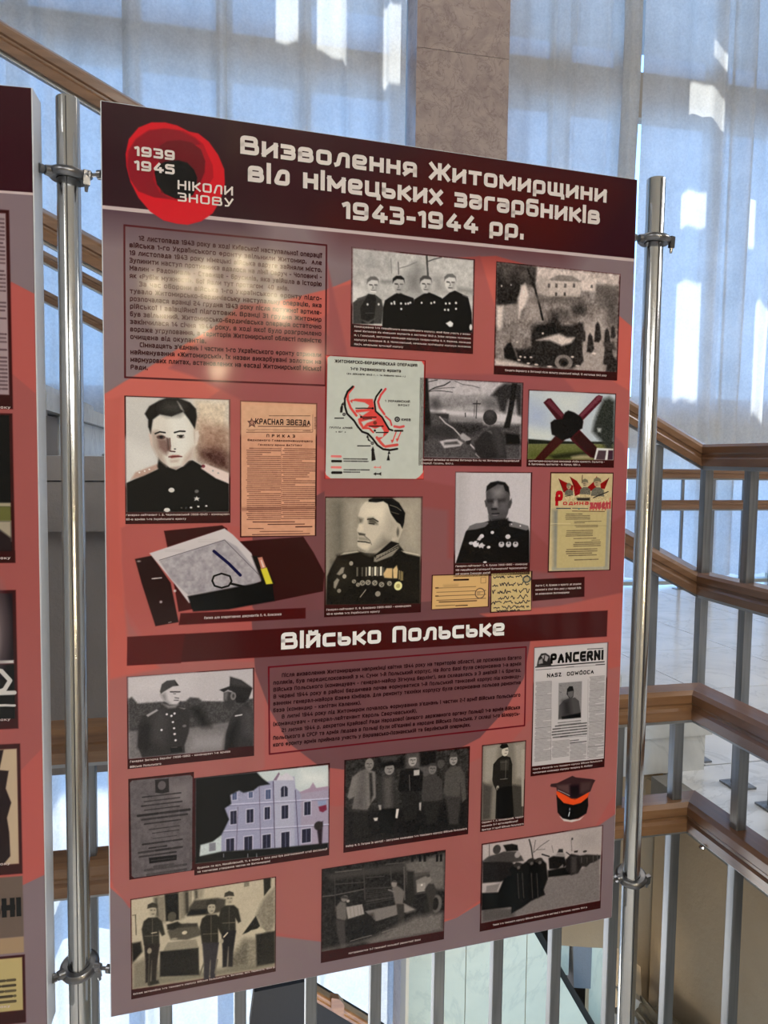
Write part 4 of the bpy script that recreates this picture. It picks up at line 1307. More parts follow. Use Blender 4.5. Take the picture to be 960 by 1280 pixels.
["p",[62,59,58],3,[606,350,619,204,667,183,725,193,775,245,778,387,745,406,622,391]],
["p",[40,38,37],5,[622,391,770,402,732,570,650,575]],
["e",[110,105,103],2,[693,146,32,40]],
["p",[60,57,56],2,[658,115,682,95,723,102,730,128]],
["p",[74,71,69],3,[785,341,798,185,847,144,922,149,957,219,978,411,945,439,925,278,927,405,827,393]],
["p",[56,53,52],6,[802,374,935,390,915,610,840,600]],
["e",[140,134,131],2,[864,95,33,41]],
["p",[70,67,65],2,[829,71,840,33,886,38,900,74]],
["e",[70,67,65],3,[761,111,29,37]],
["p",[40,38,37],2,[729,76,746,52,787,62,791,88]],
["p",[205,196,192],1,[407,419,429,421,417,494,400,487]],
["p",[190,182,178],1,[227,465,263,465,260,489,238,489]],
["p",[170,163,159],2,[590,395,606,394,604,459,591,450]],
["p",[150,144,141],2,[265,370,288,373,288,411,273,409]],
["l",[50,48,47],1.0,5,[172,46,186,48]],
["l",[50,48,47],1.0,4,[197,49,211,50]],
["l",[60,57,56],1.0,4,[182,74,202,77]],
["l",[70,67,65],1.0,3,[191,51,191,63]],
["l",[50,48,47],1.0,4,[330,100,344,101]],
["l",[50,48,47],1.0,4,[355,102,369,104]],
["l",[60,57,56],1.0,5,[339,128,360,130]],
["l",[70,67,65],1.0,4,[348,105,349,117]],
["l",[50,48,47],1.0,5,[512,55,527,56]],
["l",[50,48,47],1.0,5,[538,58,552,59]],
["l",[60,57,56],1.0,5,[522,84,543,86]],
["l",[70,67,65],1.0,4,[531,60,532,72]],
["l",[50,48,47],1.0,5,[673,137,688,139]],
["l",[50,48,47],1.0,5,[699,140,714,142]],
["l",[60,57,56],1.0,5,[683,166,704,169]],
["l",[70,67,65],1.0,3,[693,142,693,155]],
["l",[50,48,47],1.0,5,[844,87,859,88]],
["l",[50,48,47],1.0,5,[871,90,886,91]],
["l",[60,57,56],1.0,5,[855,116,876,118]],
["l",[70,67,65],1.0,3,[864,92,864,105]],
["n",14,6,[]],
["p",[52,12,16],1,[-24,644,442,648,1014,649,1631,722,1659,1663,-17,1356]],
]),
'standing_officer': ([0.5428,0.8794,0.619,1.0176],200,[
["p",[52,12,16],1.5,[-483,-189,1327,-13,1459,4342,-392,4004]],
["p",[114,108,100],1.5,[23,26,975,20,974,1620,25,1581]],
["p",[142,135,126],30,[50,37,364,35,291,723,53,863]],
["p",[142,135,126],24,[728,55,975,37,979,801,793,780]],
["p",[71,67,63],20,[24,776,250,886,222,1556,34,1573]],
["p",[59,56,52],16,[705,897,965,969,974,1611,725,1622]],
["p",[153,145,135],4,[892,198,970,185,977,1398,931,1392]],
["n",8,14,[]],
["p",[36,34,32],2,[247,759,261,426,371,312,483,261,643,320,693,472,697,938,771,1628,335,1571,343,981,272,846]],
["p",[56,53,49],8,[417,359,622,359,605,589,423,569]],
["e",[183,174,162],2,[522,185,77,101]],
["p",[28,27,25],2,[397,84,436,26,563,30,601,101,457,128]],
["l",[40,38,36],1.0,14,[530,161,585,166]],
["l",[61,58,54],1.0,9,[514,226,559,231]],
["e",[153,145,135],1.5,[373,934,32,51]],
["l",[112,106,99],1.0,13,[428,759,587,765]],
["l",[91,87,81],1.0,10,[418,401,577,409]],
["l",[102,97,90],1.0,9,[545,372,546,751]],
["p",[18,17,16],12,[365,941,706,939,748,1625,358,1582]],
["p",[52,12,16],1,[-446,1518,61,1585,974,1611,1377,1642,1459,4342,-392,4004]],
]),
'tank_column': ([0.5458,1.0368,0.7654,1.1793],340,[
["p",[52,12,16],1.5,[-46,-191,1090,-43,1132,1046,-22,826]],
["p",[168,157,156],1.5,[8,9,989,8,991,586,13,589]],
["n",6,16,[]],
["p",[150,141,139],40,[737,5,989,18,991,189,789,171]],
["p",[112,105,104],6,[518,340,818,312,981,252,994,586,15,589,10,463,299,533]],
["n",12,9,[518,340,818,312,981,252,994,586,15,589,11,474]],
["p",[80,75,74],10,[11,474,276,519,278,592,15,587]],
["l",[60,56,55],1.0,11,[379,24,397,83,414,178]],
["l",[80,75,74],1.0,5,[430,36,416,127]],
["l",[80,75,74],1.0,5,[416,127,476,84,543,52]],
["l",[100,94,93],1.0,5,[443,110,511,115]],
["l",[90,84,83],1.0,4,[728,78,736,163]],
["e",[60,56,55],1.5,[736,70,8,9]],
["l",[110,103,102],1.0,5,[567,97,580,151]],
["l",[90,84,83],1.0,6,[61,14,63,96]],
["p",[64,60,59],3,[10,128,57,100,133,91,176,82,275,96,321,139,339,177,179,174]],
["p",[34,31,31],3,[10,130,244,171,290,222,247,277,160,304,14,291]],
["e",[60,56,55],2,[121,59,31,34]],
["p",[30,28,27],2,[170,35,241,35,285,51,292,93,198,85]],
["e",[150,141,139],4,[287,123,23,23]],
["p",[120,112,111],3,[47,317,155,313,129,371,42,362]],
["p",[18,16,16],3,[10,362,140,378,182,287,269,259,287,510,13,489]],
["p",[22,20,20],3,[249,556,247,256,224,222,278,179,334,197,400,166,434,181,479,177,526,226,541,343,509,422,522,461,409,489,332,528]],
["e",[44,41,40],2,[289,201,32,18]],
["e",[90,84,83],3,[299,221,13,12]],
["e",[44,41,40],2,[395,186,31,18]],
["e",[90,84,83],3,[404,206,14,12]],
["e",[44,41,40],2,[462,191,32,18]],
["e",[90,84,83],3,[472,211,14,12]],
["l",[58,54,53],1.0,7,[291,263,308,451]],
["l",[58,54,53],1.0,7,[330,269,347,458]],
["l",[58,54,53],1.0,7,[403,280,420,470]],
["l",[58,54,53],1.0,7,[448,287,465,478]],
["p",[28,26,26],3,[542,187,581,177,674,196,699,263,654,287,550,271]],
["l",[40,37,37],1.0,10,[487,150,547,175]],
["p",[120,112,111],2,[619,282,664,252,671,285]],
["p",[20,18,18],3,[539,280,723,277,737,342,541,333]],
["p",[44,41,40],2,[615,156,626,131,660,136,663,163]],
["p",[130,122,120],3,[599,179,615,156,673,169,680,197]],
["p",[36,33,33],3,[686,219,731,183,790,202,838,231,829,293,795,341,737,348,689,303]],
["l",[40,37,37],1.0,7,[690,165,732,199]],
["p",[40,37,37],1,[754,165,789,165,784,180,757,178]],
["p",[60,56,55],6,[732,204,779,211,783,339,736,332]],
["p",[44,41,40],3,[790,208,861,207,932,221,986,231,981,257,934,277,899,282,864,304,817,291]],
["e",[50,47,46],1.5,[848,182,17,8]],
["l",[84,78,78],1.0,5,[820,223,822,265]],
["l",[84,78,78],1.0,4,[868,230,869,272]],
["l",[84,78,78],1.0,5,[921,227,922,270]],
["l",[84,78,78],1.0,5,[956,221,958,264]],
["p",[52,12,16],1,[-28,588,526,584,1000,587,1115,596,1132,1046,-22,826]],
]),
'workshop': ([0.2907,1.0373,0.4856,1.1802],320,[
["p",[52,12,16],1.5,[-42,-204,1103,-43,1128,1134,-34,898]],
["p",[36,34,33],1.5,[5,5,995,6,991,662,6,652]],
["n",18,14,[]],
["n",12,6,[]],
["p",[98,93,90],10,[653,52,993,34,996,323,692,274]],
["n",14,14,[653,7,993,11,996,323,692,274]],
["p",[24,22,22],1.0,[712,-2,732,-2,732,55,712,55]],
["p",[24,22,22],1.0,[776,8,796,8,796,64,776,64]],
["p",[24,22,22],1.0,[815,13,835,13,835,70,815,70]],
["p",[24,22,22],1.0,[919,29,939,29,939,86,919,86]],
["p",[24,22,22],1.0,[951,33,972,33,972,90,951,90]],
["p",[60,57,55],10,[35,47,334,49,653,52,678,124,69,96]],
["l",[92,87,84],1.0,8,[106,42,311,51]],
["l",[74,70,68],1.0,6,[102,135,335,155]],
["l",[90,85,82],1.0,8,[10,214,92,219,336,211]],
["l",[64,60,58],1.0,7,[101,68,109,346]],
["l",[64,60,58],1.0,10,[328,48,342,296]],
["l",[70,66,64],1.0,6,[346,123,493,135]],
["l",[60,57,55],1.0,6,[347,207,564,231]],
["l",[74,70,68],1.0,5,[348,308,576,312]],
["l",[84,79,77],1.0,6,[504,41,653,52]],
["l",[84,79,77],1.0,10,[654,86,664,349]],
["l",[70,66,64],1.0,6,[544,69,552,206]],
["l",[64,60,58],1.0,4,[353,219,569,234]],
["l",[64,60,58],1.0,4,[353,235,570,248]],
["l",[64,60,58],1.0,5,[353,251,570,261]],
["l",[64,60,58],1.0,5,[353,267,570,275]],
["l",[64,60,58],1.0,5,[353,282,570,288]],
["l",[64,60,58],1.0,4,[354,298,570,302]],
["l",[64,60,58],1.0,4,[354,314,571,316]],
["l",[64,60,58],1.0,5,[354,330,571,329]],
["p",[112,106,103],2,[343,386,659,377,748,444,590,462,430,482]],
["p",[134,127,123],10,[635,379,748,444,683,456]],
["p",[148,140,136],2,[192,327,320,326,338,408,209,425]],
["l",[108,102,99],1.0,3,[220,326,232,412]],
["l",[108,102,99],1.0,3,[250,331,262,417]],
["l",[108,102,99],1.0,3,[281,336,293,422]],
["l",[108,102,99],1.0,3,[306,340,318,427]],
["p",[96,91,88],3,[114,314,147,275,191,293,198,417,182,431,121,404]],
["e",[112,106,103],3,[180,258,27,25]],
["p",[58,55,53],2,[141,246,169,234,196,244,219,270]],
["e",[150,142,138],2,[208,283,13,11]],
["p",[62,58,57],3,[115,414,182,431,195,652,156,650,127,527]],
["p",[30,28,27],10,[210,436,406,419,431,582,228,607]],
["n",22,6,[210,430,614,478,604,613,228,613]],
["l",[120,114,110],1.0,6,[228,602,329,592,397,587]],
["l",[130,123,119],1.0,6,[482,580,546,571,598,566]],
["p",[102,96,93],3,[558,241,587,217,633,253,663,286,647,381,589,382]],
["e",[128,121,117],3,[575,208,23,27]],
["p",[58,55,53],2,[552,189,580,179,604,203]],
["p",[52,49,47],3,[595,372,659,383,662,578,621,588]],
["e",[140,133,128],3,[636,587,24,12]],
["l",[110,104,101],1.0,11,[529,248,576,272]],
["p",[74,70,68],3,[707,145,867,158,867,199,708,174]],
["p",[60,57,55],1.0,[737,179,870,179,870,326,737,326]],
["p",[118,112,108],3,[755,210,832,187,868,210,863,302,763,303]],
["p",[140,133,128],1.0,[764,240,834,240,834,308,764,308]],
["e",[205,194,188],1.5,[803,255,9,8]],
["p",[40,38,36],5,[678,124,736,133,747,386,682,375]],
["e",[40,38,36],3,[890,433,69,81]],
["e",[92,87,84],5,[931,428,44,73]],
["e",[34,32,31],4,[919,426,29,52]],
["p",[52,49,47],3,[828,296,857,255,904,262,929,324,907,390,897,515,873,511,859,382]],
["e",[120,114,110],3,[865,224,17,25]],
["e",[150,142,138],3,[888,531,17,12]],
["p",[104,98,95],14,[352,624,754,502,988,508,991,662,387,665]],
["p",[90,85,82],10,[5,627,386,619,523,610,6,655]],
["n",16,9,[352,624,754,502,988,508,991,662]],
["p",[52,12,16],1,[-36,644,524,656,999,666,1118,659,1128,1134,-34,898]],
]),
'truck_crew': ([0.0268,1.0379,0.2244,1.1795],340,[
["p",[52,12,16],1.5,[-38,-224,1107,-51,1113,1223,-49,962]],
["p",[175,164,144],1.5,[5,6,993,6,993,680,8,647]],
["n",6,30,[]],
["p",[74,70,61],6,[153,16,183,14,193,168,166,152]],
["p",[123,115,101],5,[177,13,227,13,226,210,193,192]],
["p",[27,26,22],3,[225,6,319,7,321,203,232,199]],
["p",[128,120,105],5,[319,7,356,6,361,197,327,204]],
["p",[55,52,45],6,[356,6,401,6,395,167,361,173]],
["p",[139,130,114],3,[384,6,401,6,400,156,387,153]],
["p",[74,70,61],5,[423,7,452,7,452,67,429,76]],
["p",[139,130,114],6,[450,6,492,8,480,72,452,73]],
["p",[62,58,51],4,[389,130,423,81,584,89,642,111,630,195,514,200,377,188]],
["p",[23,22,19],3,[372,181,400,144,514,157,514,193]],
["p",[117,110,96],1.0,[770,6,806,6,806,41,770,41]],
["p",[40,38,33],2,[908,3,967,5,961,76,913,131]],
["l",[149,140,123],1.0,6,[964,4,961,64]],
["p",[124,116,102],8,[854,270,902,166,938,122,992,81,993,345,951,450,902,379]],
["n",20,12,[854,270,992,81,993,345,951,450]],
["p",[29,28,24],2,[759,390,854,270,884,350,866,366]],
["p",[179,168,147],2,[777,400,818,370,902,369,924,395,902,410]],
["p",[32,30,26],4,[5,314,66,313,76,387,10,458]],
["p",[119,112,98],10,[10,458,87,437,175,478,207,593,988,634,993,680,8,647]],
["p",[98,92,80],14,[676,549,771,430,842,443,867,648,653,619]],
["p",[128,120,105],6,[795,447,854,458,855,646,795,634]],
["n",26,8,[676,413,866,447,867,648,676,611]],
["p",[29,28,24],4,[854,408,993,407,994,648,861,647]],
["p",[79,74,65],3,[242,273,287,233,377,237,445,261,479,340,377,358,264,338]],
["p",[53,50,44],3,[287,233,445,249,445,273,298,259]],
["e",[192,180,158],1.5,[357,303,18,13]],
["p",[132,124,109],2,[210,412,244,352,434,366,452,427]],
["p",[25,24,21],3,[192,409,452,430,456,630,190,590]],
["e",[74,70,61],3,[273,173,29,36]],
["p",[36,34,29],3,[237,224,310,213,343,243,287,269,242,261]],
["p",[42,40,35],2.5,[85,341,72,226,86,172,115,152,176,159,207,193,226,291,206,300,187,259,189,367]],
["p",[38,34,32],2.5,[87,335,191,355,170,509,164,622,133,616,137,464,124,614,94,614,95,482]],
["e",[160,150,132],1.5,[146,111,24,38]],
["p",[49,46,40],1.5,[109,87,114,58,144,48,174,63,179,92,144,83]],
["l",[53,50,44],1.0,5,[132,101,142,103]],
["l",[53,50,44],1.0,4,[153,105,162,106]],
["l",[74,70,61],1.0,5,[141,130,155,133]],
["l",[96,90,79],1.0,4,[143,163,142,339]],
["l",[94,88,77],1.0,5,[92,280,184,290]],
["p",[40,38,33],2.5,[606,341,593,228,607,175,636,155,698,162,729,196,749,292,729,301,709,260,712,366]],
["p",[30,28,30],2.5,[609,335,714,354,694,505,688,616,658,610,660,462,648,608,618,609,618,479]],
["e",[160,150,132],1.5,[667,115,25,37]],
["p",[49,46,40],1.5,[630,92,635,63,665,53,695,68,700,96,665,88]],
["l",[53,50,44],1.0,5,[653,105,663,107]],
["l",[53,50,44],1.0,5,[674,109,684,110]],
["l",[74,70,61],1.0,4,[663,134,677,136]],
["l",[96,90,79],1.0,3,[665,166,665,339]],
["l",[94,88,77],1.0,6,[613,281,707,291]],
["p",[36,34,29],2.5,[476,404,461,281,476,223,508,202,575,209,609,246,631,351,609,361,588,317,590,432]],
["p",[44,42,48],2.5,[478,398,593,419,571,585,564,706,531,699,534,537,521,697,488,697,488,555]],
["e",[160,150,132],1.5,[542,158,27,40]],
["p",[49,46,40],1.5,[502,132,507,101,540,90,573,106,578,137,540,128]],
["l",[53,50,44],1.0,5,[527,147,537,149]],
["l",[53,50,44],1.0,4,[550,151,560,153]],
["l",[74,70,61],1.0,5,[537,178,552,181]],
["l",[96,90,79],1.0,4,[539,214,539,402]],
["l",[94,88,77],1.0,5,[484,338,585,350]],
["l",[160,150,132],1.0,8,[170,266,137,266]],
["e",[139,130,114],3,[122,390,15,21]],
["e",[149,140,123],3,[612,413,14,18]],
["l",[203,190,167],1.0,10,[627,385,653,359]],
["e",[139,130,114],3,[287,336,22,9]],
["l",[64,60,52],1.0,10,[120,419,113,634]],
["l",[96,90,79],1.0,10,[461,631,488,550]],
["l",[107,100,88],1.0,10,[565,639,583,544]],
["p",[42,40,35],3,[118,611,179,612,185,637,118,642]],
["l",[64,60,52],1.0,5,[32,117,36,260]],
["l",[64,60,52],1.0,4,[13,117,35,117]],
["n",8,6,[]],
["p",[52,12,16],1,[-46,641,513,676,1002,687,1111,696,1113,1223,-49,962]],
]),
'order_newspaper': ([0.1729,0.3655,0.2793,0.551],330,[
["p",[52,12,16],1.5,[-48,-63,1467,-130,1501,2975,-48,2898]],
["p",[204,150,122],1.5,[13,15,983,17,980,1733,17,1727]],
["p",[205,160,130],30,[13,15,983,17,986,387,13,415]],
["n",7,50,[]],
["p",[160,110,90],8,[16,1358,985,1353,985,1382,16,1402]],
["l",[90,50,44],1.0,4,[83,366,939,347]],
["l",[70,40,36],1.0,6,[80,399,939,377]],
["l",[90,50,44],1.0,4,[941,151,942,374]],
["l",[90,60,50],1.0,7,[370,183,907,167]],
["l",[80,44,40],1.0,9,[230,321,896,307]],
["p",[96,62,56],1,[144,213,166,252,212,251,180,284,193,336,149,311,109,339,119,289,90,255,130,253]],
["p",[170,120,100],1,[150,238,162,264,185,266,165,284,171,311,150,294,127,312,135,285,118,268,141,265]],
["t",[74,38,36],0.62,[80,589,521,1524],37],
["t",[74,38,36],0.62,[536,586,978,1520],36],
["l",[120,74,66],1.0,3,[526,579,530,1509]],
["l",[74,38,36],1.0,11,[166,1546,708,1550]],
["l",[74,38,36],1.0,11,[359,1580,839,1581]],
["l",[74,38,36],1.0,14,[724,1617,940,1616]],
["l",[74,38,36],1.0,8,[106,1629,300,1633]],
["l",[74,38,36],1.0,7,[255,1670,817,1676]],
["l",[74,38,36],1.0,9,[158,1709,910,1707]],
["t",[74,38,36],0.6,[97,375,186,384],1],
["t",[74,38,36],0.6,[415,368,664,373],1],
["t",[74,38,36],0.9,[808,356,924,368],1],
["t",[74,38,36],0.8,[965,177,985,342],8],
]),
'board': ([0.0,-0.0,0.789,1.2],1260,[
["p",[124,107,112],1.5,[-140,-124,4851,-1099,6677,5896,-190,2535]],
["p",[186,94,86],1.5,[-4,463,32,438,63,418,127,373,206,321,281,292,372,263,460,221,566,193,695,176,832,198,941,250,1018,299,1042,855,1032,1091,1028,1246,953,1314,869,1345,797,1376,727,1423,641,1458,590,1466,476,1469,367,1454,220,1385,83,1340,37,1332,-8,1282,-30,998]],
["p",[164,89,86],2,[372,263,662,179,697,276,1024,427,1059,1267,762,1413,445,1479,150,1388,30,1331,-8,1261,20,1084,85,1008,34,867,23,732,50,547,219,421,387,293]],
["p",[148,82,84],3,[219,300,281,292,373,343,372,263,369,219,417,410,570,402,838,389,990,525,1024,655,965,852,744,748,607,654,464,581,360,540,219,461,166,437,140,425,101,414]],
["p",[157,94,91],2,[-1,652,35,840,72,896,262,922,262,1111,220,1142,395,1201,552,1189,754,1115,966,901,1040,805,1036,1195,953,1314,797,1376,641,1458,367,1454,83,1347,37,1332,5,1291]],
["p",[180,90,82],3,[1,470,26,463,19,600,23,732,32,867,85,919,2,932]],
["p",[140,76,76],3,[360,582,464,581,706,624,850,750,1014,655,1022,854,746,846,377,842,125,858,132,820,362,856]],
["p",[132,84,86],4,[360,625,607,654,609,745,833,782,927,850,362,848,275,738,233,723]],
["p",[166,86,82],2,[23,679,87,653,219,681,361,740,362,870,220,877,60,868,29,812]],
["p",[112,70,74],1,[240,698,303,653,368,618,370,849,261,854,240,821]],
["p",[108,72,76],1,[238,835,781,820,790,908,777,988,738,1049,684,1100,617,1126,519,1142,425,1136,364,1122,305,1071,269,1002,245,935]],
["p",[168,88,82],2,[678,855,853,847,1040,821,1047,973,895,996,793,1005,790,908]],
["n",4,120,[]],
["p",[52,22,32],1,[-29,-26,1041,-49,1050,157,-8,165]],
["p",[72,20,24],60,[385,149,594,12,933,27,830,157,400,161]],
["p",[44,20,34],60,[-6,-5,219,-15,219,167,-8,167]],
["l",[186,170,170],1.0,6,[-8,164,1012,156]],
["p",[196,28,40],1,[36,77,41,53,56,33,76,22,97,19,116,21,135,28,150,29,167,40,182,59,192,81,193,105,186,132,173,155,154,170,132,178,115,178,94,175,73,163,55,143,43,120,37,95]],
["p",[160,26,38],1,[37,95,39,72,52,50,72,34,99,28,126,28,145,36,158,45,162,55,173,77,174,97,154,131,122,141,96,140,69,137,51,127,41,112]],
["p",[128,22,38],1,[39,95,41,72,52,52,72,36,95,29,120,29,145,38,154,46,133,51,101,55,91,74,80,90,78,111,88,131,107,139,80,140,55,133,43,116]],
["p",[98,18,34],1,[89,57,101,48,120,44,139,45,154,54,161,72,160,90,152,110,137,125,111,137,90,131,86,89]],
["p",[24,22,28],1,[80,100,84,89,97,81,118,76,132,78,143,88,148,100,147,115,141,129,128,137,113,138,96,132,84,119]],
["l",[74,28,32],1.0,3,[33,189,368,188,368,431,32,432,33,189]],
["l",[96,26,34],1.0,3,[269,930,780,926,781,1085,271,1088,269,930]],
["p",[66,10,16],1,[32,862,965,862,965,916,31,910]],
["p",[78,12,18],1,[32,862,125,862,118,912,31,910]],
["p",[58,12,16],1,[92,685,188,677,196,682,206,711,369,766,367,798,279,812,136,820,115,823,99,723]],
["p",[50,12,16],1,[217,705,330,699,349,728,369,766,365,798,279,812,257,763]],
["p",[40,18,18],1,[45,731,72,726,102,773,114,837,115,841,77,846,55,771]],
["p",[52,12,16],1,[92,685,188,677,192,683,99,709]],
["l",[190,180,180],1.0,2,[72,765,87,764]],
["e",[210,200,200],1.5,[86,805,2,2]],
["e",[200,200,200],1.5,[109,787,2,2]],
["e",[200,200,200],1.5,[51,735,2,1]],
["l",[160,150,150],1.0,1,[98,841,103,840]],
["p",[196,188,190],1,[68,722,192,682,206,693,238,726,257,774,242,781,132,809,109,776,85,744]],
["n",5,30,[68,722,192,682,257,774,132,809]],
["p",[158,152,158],1.5,[84,735,192,701,213,714,249,759,255,776,224,784,131,795,102,766]],
["n",26,6,[85,737,190,703,249,761,242,777,131,795]],
["l",[90,84,90],1.0,1,[84,734,192,702,251,764]],
["t",[120,112,116],0.5,[90,721,126,716],2],
["t",[130,120,124],0.5,[147,706,181,699],2],
["p",[14,10,12],1.5,[130,797,228,782,257,777,275,782,279,812,242,817,199,823,139,824]],
["p",[16,12,14],2,[239,731,256,733,279,782,257,779]],
["l",[24,22,60],1.0,5,[174,721,199,743,219,764]],
["l",[16,14,18],1.0,3,[171,772,174,764,187,760,201,765,204,774,199,782,187,785,175,781,171,772]],
["l",[16,14,18],1.0,4,[202,778,228,785]],
["p",[206,196,60],1,[254,754,265,752,276,781,264,782]],
["p",[196,130,110],1,[249,734,257,733,264,752,255,754]],
["p",[220,200,190],0.8,[254,739,256,738,261,751,258,752]],
["p",[70,16,20],1,[118,826,335,827,335,846,115,846]],
["p",[200,192,190],1,[867,1283,877,1294,896,1299,915,1297,924,1290,911,1295,889,1293]],
["p",[18,16,22],1,[858,1237,862,1274,874,1288,892,1294,911,1293,930,1285,934,1269,932,1244]],
["l",[200,205,210],1.0,2,[888,1285,890,1277]],
["e",[190,195,200],1.5,[890,1271,1,2]],
["p",[226,78,38],1,[857,1230,864,1228,891,1245,907,1250,936,1240,932,1251,916,1261,898,1263,876,1256,861,1241]],
["p",[56,38,40],1,[843,1216,845,1212,859,1212,894,1201,902,1205,943,1214,949,1217,944,1224,938,1239,907,1250,894,1249,859,1228,857,1221,845,1218]],
["p",[84,62,62],3,[859,1217,890,1218,889,1238,861,1224]],
["p",[30,22,28],4,[888,1221,909,1222,916,1244,902,1250,891,1245]],
["p",[70,52,52],4,[915,1218,940,1218,936,1236,913,1240]],
["l",[190,180,180],1.0,1,[861,1227,873,1233,889,1242]],
["p",[52,12,16],1,[789,792,908,791,909,831,791,835]],
]),
'left_board': ([0,0,0.789,1.2],1000,[
["p",[122,106,112],1,[0,0,1000,0,1000,1600,0,1600]],
["p",[168,84,80],1,[0,420,300,330,940,330,966,293,1000,310,1000,1247,963,1263,300,1500,0,1380]],
["p",[150,82,80],1,[0,600,700,500,966,435,1000,465,1000,1034,963,1073,500,1250,0,1200]],
["p",[52,22,32],1.0,[0,0,1000,0,1000,158,0,158]],
["l",[186,170,170],1,4,[0,158,1000,158]],
["p",[52,12,16],1.0,[507,185,965,185,965,489,507,489]],
["p",[150,132,136],1.0,[512,190,960,190,960,467,512,467]],
["t",[70,50,56],0.75,[520,196,957,461],44],
["p",[52,12,16],1.0,[532,496,964,496,964,731,532,731]],
["p",[16,18,22],1.0,[537,499,959,499,959,715,537,715]],
["p",[140,160,190],4,[532,501,932,501,932,516,887,551,532,551]],
["p",[150,140,120],1.0,[537,636,959,636,959,642,537,642]],
["p",[92,92,52],1.0,[537,642,959,642,959,665,537,665]],
["p",[150,140,124],2,[537,665,959,665,959,697,537,697]],
["p",[52,12,16],1.0,[532,712,964,712,964,731,532,731]],
["p",[40,32,34],2,[913,676,932,670,959,692,959,712,900,712]],
["p",[52,12,16],1.0,[570,775,964,775,964,1000,570,1000]],
["p",[34,28,32],1.0,[575,780,959,780,959,889,575,889]],
["p",[14,12,16],1.0,[575,895,959,895,959,983,575,983]],
["p",[190,186,184],1.0,[575,888,959,888,959,893,575,893]],
["e",[110,96,100],12,[929,836,18,60]],
["e",[170,160,158],10,[923,856,10,30]],
["l",[190,186,184],1,7,[900,901,940,905,953,921,944,936,925,941,959,941]],
["l",[190,186,184],1,4,[925,960,959,962]],
["p",[52,12,16],1.0,[570,1025,966,1025,966,1242,570,1242]],
["p",[176,156,132],1.0,[575,1033,961,1033,961,1225,575,1225]],
["p",[36,22,26],1,[760,1038,941,1034,934,1067,948,1069,943,1098,951,1122,944,1147,947,1171,948,1211,935,1227,760,1230]],
["p",[74,58,60],3,[760,1049,923,1045,929,1118,926,1211,760,1218]],
["p",[98,84,76],1.0,[507,1246,966,1246,966,1349,507,1349]],
["p",[150,126,100],1.0,[507,1349,966,1349,966,1376,507,1376]],
["p",[52,12,16],1.0,[558,1380,967,1380,967,1497,558,1497]],
["p",[172,156,108],1.0,[563,1384,963,1384,963,1475,563,1475]],
["t",[40,34,30],0.85,[887,1408,951,1463],6],
]),
}
